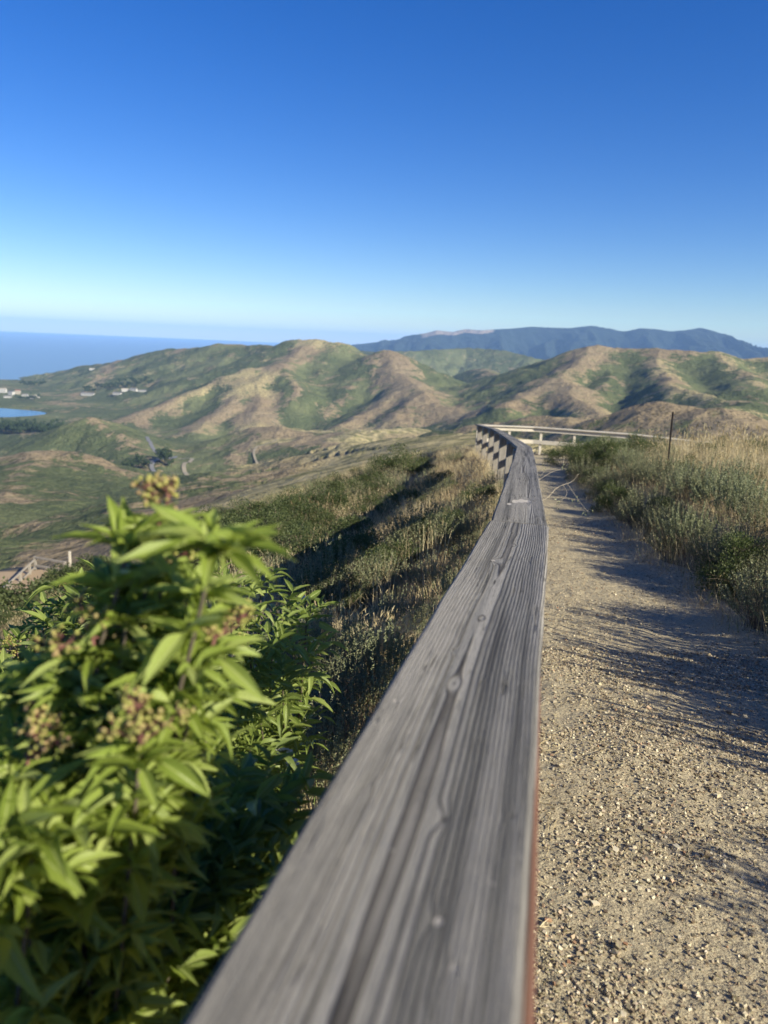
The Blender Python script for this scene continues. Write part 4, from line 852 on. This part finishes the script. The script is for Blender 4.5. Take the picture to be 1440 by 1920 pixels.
class Elder:
    def __init__(s, name, loc, label, seed, mleaf, lo=False):
        s.root = empty(name, loc); s.o = np.array(loc); s.g = np.random.default_rng(seed); s.fol = MB(); s.rib = []; s.br = MB(); s.lo = lo; s.ml = mleaf; s.cl = []
        tag(s.root, label, 'elderberry bush')
    def compound(s, p, d, L, npair=3, ll=.085, lw=.028):
        g = s.g; d = d / np.linalg.norm(d); sd = np.cross(d, [0, 0, 1.]); sd /= np.linalg.norm(sd) + 1e-6
        ts = np.linspace(0, 1, 6)[:, None]; up = np.cross(sd, d); rac = p + d * L * ts + up * (.10 * L * np.sin(ts * 2.5)) + np.array([0, 0, -1.]) * L * .28 * ts ** 2
        tube(s.br, rac, np.linspace(.0016, .0008, 6), 4, 1)
        P_, D_ = [], []
        for k in range(npair):
            t = .36 + .58 * k / max(1, npair - 1) * .85; q = rac[int(t * 5)] * (1 - (t * 5) % 1) + rac[min(5, int(t * 5) + 1)] * ((t * 5) % 1)
            for sg in (-1, 1): P_.append(q); D_.append(d * .62 + sg * sd * .8 + up * .22 + g.normal(0, .13, 3))
        P_.append(rac[-1]); D_.append(rac[-1] - rac[-2]); D_[-1] = D_[-1] / np.linalg.norm(D_[-1]) + g.normal(0, .1, 3); P_ = np.array(P_); D_ = np.array(D_)
        n = len(P_); sc = ll * g.uniform(.55, 1.2, n); sc[-1] *= 1.15; T = LFT_LO if s.lo else LFT; kind = g.integers(0, len(T), n)
        for k in range(len(T)):
            m_ = kind == k
            if m_.any():
                s.rib.append(np.tile(T[k][2], (int(m_.sum()), 1))); s.fol.inst(T[k][0], T[k][1], frames(D_[m_], g.normal(0, .45, m_.sum()), np.stack([sc[m_] * lw / ll, sc[m_], sc[m_]], 1)), P_[m_])
    def cane(s, pts, r0=.0052, node=.10, start=.35, cluster=False, L=.15, ll=.085, lw=.028, whorl=4):
        g = s.g; c = bezier(pts, 26); n = len(c); le = np.concatenate([[0], np.cumsum(np.linalg.norm(np.diff(c, axis=0), axis=1))]); tube(s.br, c, np.linspace(r0, .0022, n), 7, 0)
        a = g.uniform(0, 6); q = le[-1] * start
        while q < le[-1] - .03:
            k = int(np.searchsorted(le, q)); t = c[min(k + 1, n - 1)] - c[k - 1]; t /= np.linalg.norm(t); u = np.cross(t, [.2, .9, .3]); u /= np.linalg.norm(u); w = np.cross(t, u)
            for sg in (0, math.pi): v = math.cos(a + sg) * u + math.sin(a + sg) * w; s.compound(c[k], v + t * .8 + [0, 0, .25], L * g.uniform(.8, 1.2), 3 if not s.lo else 2, ll * g.uniform(.85, 1.15), lw)
            a += 1.57 + g.normal(0, .25); q += node * g.uniform(.8, 1.2)
        t = c[-1] - c[-3]; t /= np.linalg.norm(t); u = np.cross(t, [.2, .9, .3]); u /= np.linalg.norm(u); w = np.cross(t, u)
        for j in range(whorl):
            v = math.cos(a + j * 6.28 / whorl) * u + math.sin(a + j * 6.28 / whorl) * w; s.compound(c[-1], v * 1.0 + t * (.5 if cluster else .85) + [0, 0, .25], L * g.uniform(.7, 1.05), 2, ll * g.uniform(.8, 1.15), lw)
        if cluster: s.cluster(c[-1], t, cluster if cluster is not True else .05)
    def cluster(s, p, t, R):
        g = s.g; st = MB(); bd = MB(); oc = np.array([[1, 0, 0], [-1, 0, 0], [0, 1, 0], [0, -1, 0], [0, 0, 1], [0, 0, -1]], float); of = np.array([[0, 2, 4], [2, 1, 4], [1, 3, 4], [3, 0, 4], [2, 0, 5], [1, 2, 5], [3, 1, 5], [0, 3, 5]])
        tube(st, [p, p + t * R * .6], [.0022, .0018], 5); q = p + t * R * .6; buds = []
        for k in range(9):
            d = t * .75 + g.normal(0, .55, 3); d /= np.linalg.norm(d); e = q + d * R * g.uniform(.7, 1.1); tube(st, bezier([q, (q + e) / 2 + g.normal(0, .003, 3), e], 4), [.0013, .0012, .001, .0008], 4)
            for j in range(13):
                d2 = d * .6 + g.normal(0, .6, 3); d2 /= np.linalg.norm(d2); f_ = e + d2 * R * g.uniform(.18, .42); tube(st, [e, f_], [.0007, .0005], 3, cap=False); buds.append(f_)
        buds = np.array(buds); bd.inst(oc, of, frames(g.normal(0, 1, (len(buds), 3)), None, g.uniform(.0022, .0042, len(buds))), buds); s.cl.append((st, bd))
    def done(s):
        bpy.context.view_layer.update(); fo = keep(s.fol.build('foliage', s.ml, s.root), s.root); attr(fo.data, 'rib', np.vstack(s.rib), 'FLOAT_VECTOR'); keep(s.br.build('branches', [M_cane, M_gstem], s.root), s.root)
        for st, bd in s.cl:
            st.extend(bd, 1)
            keep(st.build('flower_cluster', [M_purple, M_bud], s.root), s.root)
rt = np.array([-.36, .82, gz(-.36, .82) - .1])
E1 = Elder('elderberry_bush', tuple(rt), 'leafy bright green elderberry bush with flower clusters filling the lower left, nearest the camera', 5, M_elder)
def mids(tip, root=rt, out=.12):
    m = root * .45 + tip * .55; m = m + np.array([-.05, .02, -.02]) + E1.g.normal(0, .03, 3); return [root + E1.g.normal(0, .05, 3) * [1, 1, .1], m, tip]
BIG = ((398, 1045), (238, 1040), (60, 1600), (225, 1530), (120, 1580), (20, 1570), (372, 1110))
for px, py, dd, cl in [(292, 1012, .84, .042), (238, 1040, .80, 0), (398, 1045, .72, 0), (372, 1130, .80, 0), (225, 1120, .86, 0), (330, 1190, .86, 0), (235, 1180, .80, 0), (178, 1235, .80, .045), (392, 1232, .80, .042), (300, 1290, .80, 0), (120, 1320, .92, 0), (60, 1370, .92, 0), (0, 1420, .95, 0), (262, 1430, .70, .048), (350, 1400, .92, 0),
                       (50, 1460, .74, .045), (140, 1450, .84, 0), (20, 1570, .66, 0), (225, 1530, .74, 0), (120, 1580, .74, 0), (-30, 1500, .8, 0), (330, 1500, 1.0, 0), (270, 1350, .78, 0), (180, 1390, .78, 0), (100, 1400, .8, 0), (340, 1260, .9, 0), (400, 1320, .95, 0), (300, 1100, .84, .04), (150, 1310, .8, 0), (30, 1330, .84, 0), (95, 1270, .84, .04), (10, 1490, .72, 0), (100, 1510, .74, 0), (170, 1560, .76, 0), (60, 1600, .66, 0), (-10, 1620, .7, 0),
                       (60, 1720, 1.0, 0), (200, 1720, 1.05, 0), (330, 1660, 1.1, 0), (420, 1600, 1.15, 0), (100, 1850, .95, 0), (260, 1850, 1.0, 0), (-40, 1650, .95, 0), (150, 1640, 1.0, 0), (280, 1600, 1.05, 0), (-30, 1800, .95, 0), (0, 1900, .85, 0)]:
    tip = P(px, py, dd); low = py > 1590
    E1.cane(mids(tip), cluster=cl, L=.028 if not low else .07, ll=(.050 if (px, py) not in BIG else .064) if not low else .07, lw=(.0145 if (px, py) not in BIG else .018) if not low else .021, node=(.05 if py > 1200 else .065) if not low else .07, start=.42, whorl=6)
E1.done()
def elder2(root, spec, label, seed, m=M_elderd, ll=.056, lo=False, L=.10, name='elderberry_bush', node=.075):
    p = hit(*root, y0=1.); E = Elder(name, (p[0], p[1], p[2] - .1), label, seed, m, lo); o = E.o
    for px, py, dd, cl in spec:
        tip = P(px, py, dd); a = o + (tip - o) * .5 + E.g.normal(0, .04, 3) + [0, 0, .03]; E.cane([o + E.g.normal(0, .06, 3) * [1, 1, .1], a, tip], cluster=cl, L=L, ll=ll, lw=ll * .30, node=node, start=.3, r0=.006)
    E.done(); return E
elder2((500, 1560), [(430, 1110, 1.9, False), (490, 1100, 2.1, False), (540, 1140, 2.1, False), (575, 1165, 2.0, False), (460, 1160, 1.8, False), (510, 1210, 1.8, False), (420, 1220, 1.7, .04), (480, 1290, 1.7, False), (530, 1290, 1.75, False), (440, 1340, 1.6, False), (400, 1410, 1.5, False), (370, 1130, 2.0, False), (380, 1300, 1.7, False), (560, 1240, 1.9, False), (350, 1200, 1.9, False), (470, 1400, 1.6, False), (330, 1090, 2.1, False)],
       'sharp green elderberry bush standing between the nearest bush and the dry tussocks', 8)
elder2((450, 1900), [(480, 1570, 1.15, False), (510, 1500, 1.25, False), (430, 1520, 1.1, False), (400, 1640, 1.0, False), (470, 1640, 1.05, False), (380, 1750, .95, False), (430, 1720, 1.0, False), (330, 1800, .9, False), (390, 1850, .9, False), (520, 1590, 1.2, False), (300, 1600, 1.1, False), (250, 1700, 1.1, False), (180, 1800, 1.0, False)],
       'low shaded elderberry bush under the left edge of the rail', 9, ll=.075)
elder2((40, 1420), [(30, 1230, 2.2, .05), (80, 1160, 2.6, False), (140, 1120, 2.4, .05), (100, 1200, 2.2, False), (10, 1290, 1.9, False), (60, 1300, 1.9, False), (150, 1180, 2.2, False), (190, 1120, 2.3, .05), (-40, 1260, 2.0, False), (130, 1260, 1.9, False), (200, 1230, 1.9, False), (230, 1170, 2.1, False)],
       'elderberry bush at the left frame edge with a small red bud cluster', 10, ll=.07)
# ------------------------------------------------------------------ small things
p = hit(1250, 900, 4); top = P(1262, 772, p[1]); mb = MB(); a = np.array([p[0], p[1], p[2] - .3]); d = (top - a); L = np.linalg.norm(d); d /= L; s_ = np.cross(d, [0, 1, 0]); s_ /= np.linalg.norm(s_); u_ = np.cross(s_, d)
add_box(mb, (a + top) / 2, .016, L / 2, .002, np.array([s_, d, u_])); add_box(mb, (a + top) / 2 - u_ * .012, .002, L / 2, .011, np.array([s_, d, u_]))
for q in np.linspace(.35, .95, 9): add_box(mb, a + d * L * q + u_ * .006, .005, .006, .005, np.array([s_, d, u_]))
tag(mb.build('stake', M_steel, shade=False), 'thin leaning rusted steel stake standing in the grass of the right bank', 'stake')
g = np.random.default_rng(71); b0 = hit(1006, 925, 3); b0[2] += .30; mb = MB(); lv = MB()
fb = bezier([P(992, 950, 7.6), P(1025, 934, 7.7), P(1045, 914, 7.9), P(1072, 903, 8.), P(1085, 888, 8.)], 14); tube(mb, fb, np.linspace(.006, .0025, 14), 6)
TW = [[(1030, 925, 7.7), (1052, 930, 7.6), (1078, 938, 7.6)], [(1055, 909, 7.9), (1063, 925, 7.8), (1050, 942, 7.7)], [(1010, 900, 8.1), (1035, 885, 8.2), (1060, 878, 8.3)], [(1062, 905, 7.9), (1090, 945, 7.6), (1103, 960, 7.5)], [(1000, 935, 7.6), (1010, 900, 8.1), (1022, 882, 8.2)]]
for t_ in TW:
    c = bezier([P(*q) for q in t_], 8); tube(mb, c, np.linspace(.0035, .0015, 8), 5); n = 10; s = g.uniform(.02, .035, n); lv.inst(LEAF4[0], LEAF4[1], frames(g.normal(0, 1, (n, 3)), g.uniform(0, 6, n), np.stack([s * .45, s, s], 1)), c[-1] + g.normal(0, .03, (n, 3)))
fbr = mb.build('fallen_branch', mat('bleached_dead_wood', flat((.27, .235, .18)))); tag(fbr, 'pale forked dead branch poking out over the path beyond the rail kink', 'branch'); lv.build('leaves', M_sage, fbr)
def twig(pts, r, nm, lab, m=M_twigp):
    mb = MB(); c = np.array([hit(*q, y0=1.)for q in pts]); c[:, 2] = path_surf(c[:, 0], c[:, 1]) + r + .004; tube(mb, bezier(c, 12), np.linspace(r, r * .5, 12), 5); return tag(mb.build(nm, m), lab, 'twig')
twig([(1345, 1333), (1365, 1345), (1384, 1371)], .0022, 'twig', 'small curved straw coloured twig lying alone in the shade on the path')
twig([(1098, 1880), (1060, 1830), (1015, 1780)], .0018, 'twig', 'long thin dry stem lying on the gravel at the foot of the rail')
twig([(1040, 1315), (1025, 1312), (1008, 1322)], .0018, 'twig', 'bent blond straw against the rail edge halfway along the path')
M_white = mat('white_petals', flat((.74, .70, .74)))
def yarrow(px, py, dd, R, label, seed):
    g = np.random.default_rng(seed); p = P(px, py, dd); root = empty('wildflower', (p[0], p[1], gz(p[0], p[1]))); tag(root, label, 'flower'); bpy.context.view_layer.update()
    st = MB(); fl = MB(); b_ = np.array([p[0] + .03, p[1], gz(p[0], p[1]) - .03]); hub = p - [0, 0, .03]; tube(st, bezier([b_, (b_ + hub) / 2 + [.02, 0, 0], hub], 8), [.0018] * 8, 4); n = 34; pts = []
    for k in range(n):
        a, r = g.uniform(0, 6.28), R * math.sqrt(g.random()); e = p + [r * math.cos(a), r * math.sin(a), g.normal(0, .002) - .3 * r * r / R]; pts.append(e); tube(st, [hub, e], [.0008, .0006], 3, cap=False)
    for e in pts:
        k = 6; a = np.arange(k) * 6.28 / k; fl.inst(LEAF4[0], LEAF4[1], frames(np.stack([np.cos(a), np.sin(a), .25 + 0 * a], 1), None, np.stack([np.full(k, .0042), np.full(k, .0055), np.full(k, .0055)], 1)), np.tile(e, (k, 1)))
    keep(st.build('stem', M_gstem, root), root); keep(fl.build('petals', M_white, root), root)
yarrow(531, 1408, 1.75, .024, 'larger white flower head in the shaded hollow left of the rail', 1)
yarrow(549, 1428, 1.72, .015, 'smaller white flower head just below the larger one', 2)
yarrow(572, 1120, 3.2, .020, 'pinkish white flower head above the tip of the sharp green bush', 3)

# ------------------------------------------------------------------ air
hzm = bpy.data.materials.new('haze_air'); hzm.use_nodes = True; nt = hzm.node_tree; nt.nodes.remove(nt.nodes['Principled BSDF'])
pv = nt.nodes.new('ShaderNodeVolumePrincipled'); pv.inputs['Color'].default_value = (.34, .58, 1., 1); pv.inputs['Density'].default_value = 3.9e-5; pv.inputs['Anisotropy'].default_value = -.1
nt.links.new(pv.outputs[0], nt.nodes['Material Output'].inputs['Volume'])
mb = MB(); add_box(mb, (0, 0, 0), 43000, 43000, 360); hz_o = mb.build('haze', hzm, None, False); tag(hz_o, kind='stuff', label='thin pale blue air haze lying over the sea and the far hills', cat='haze'); hz_o.location = (0, 0, 60)
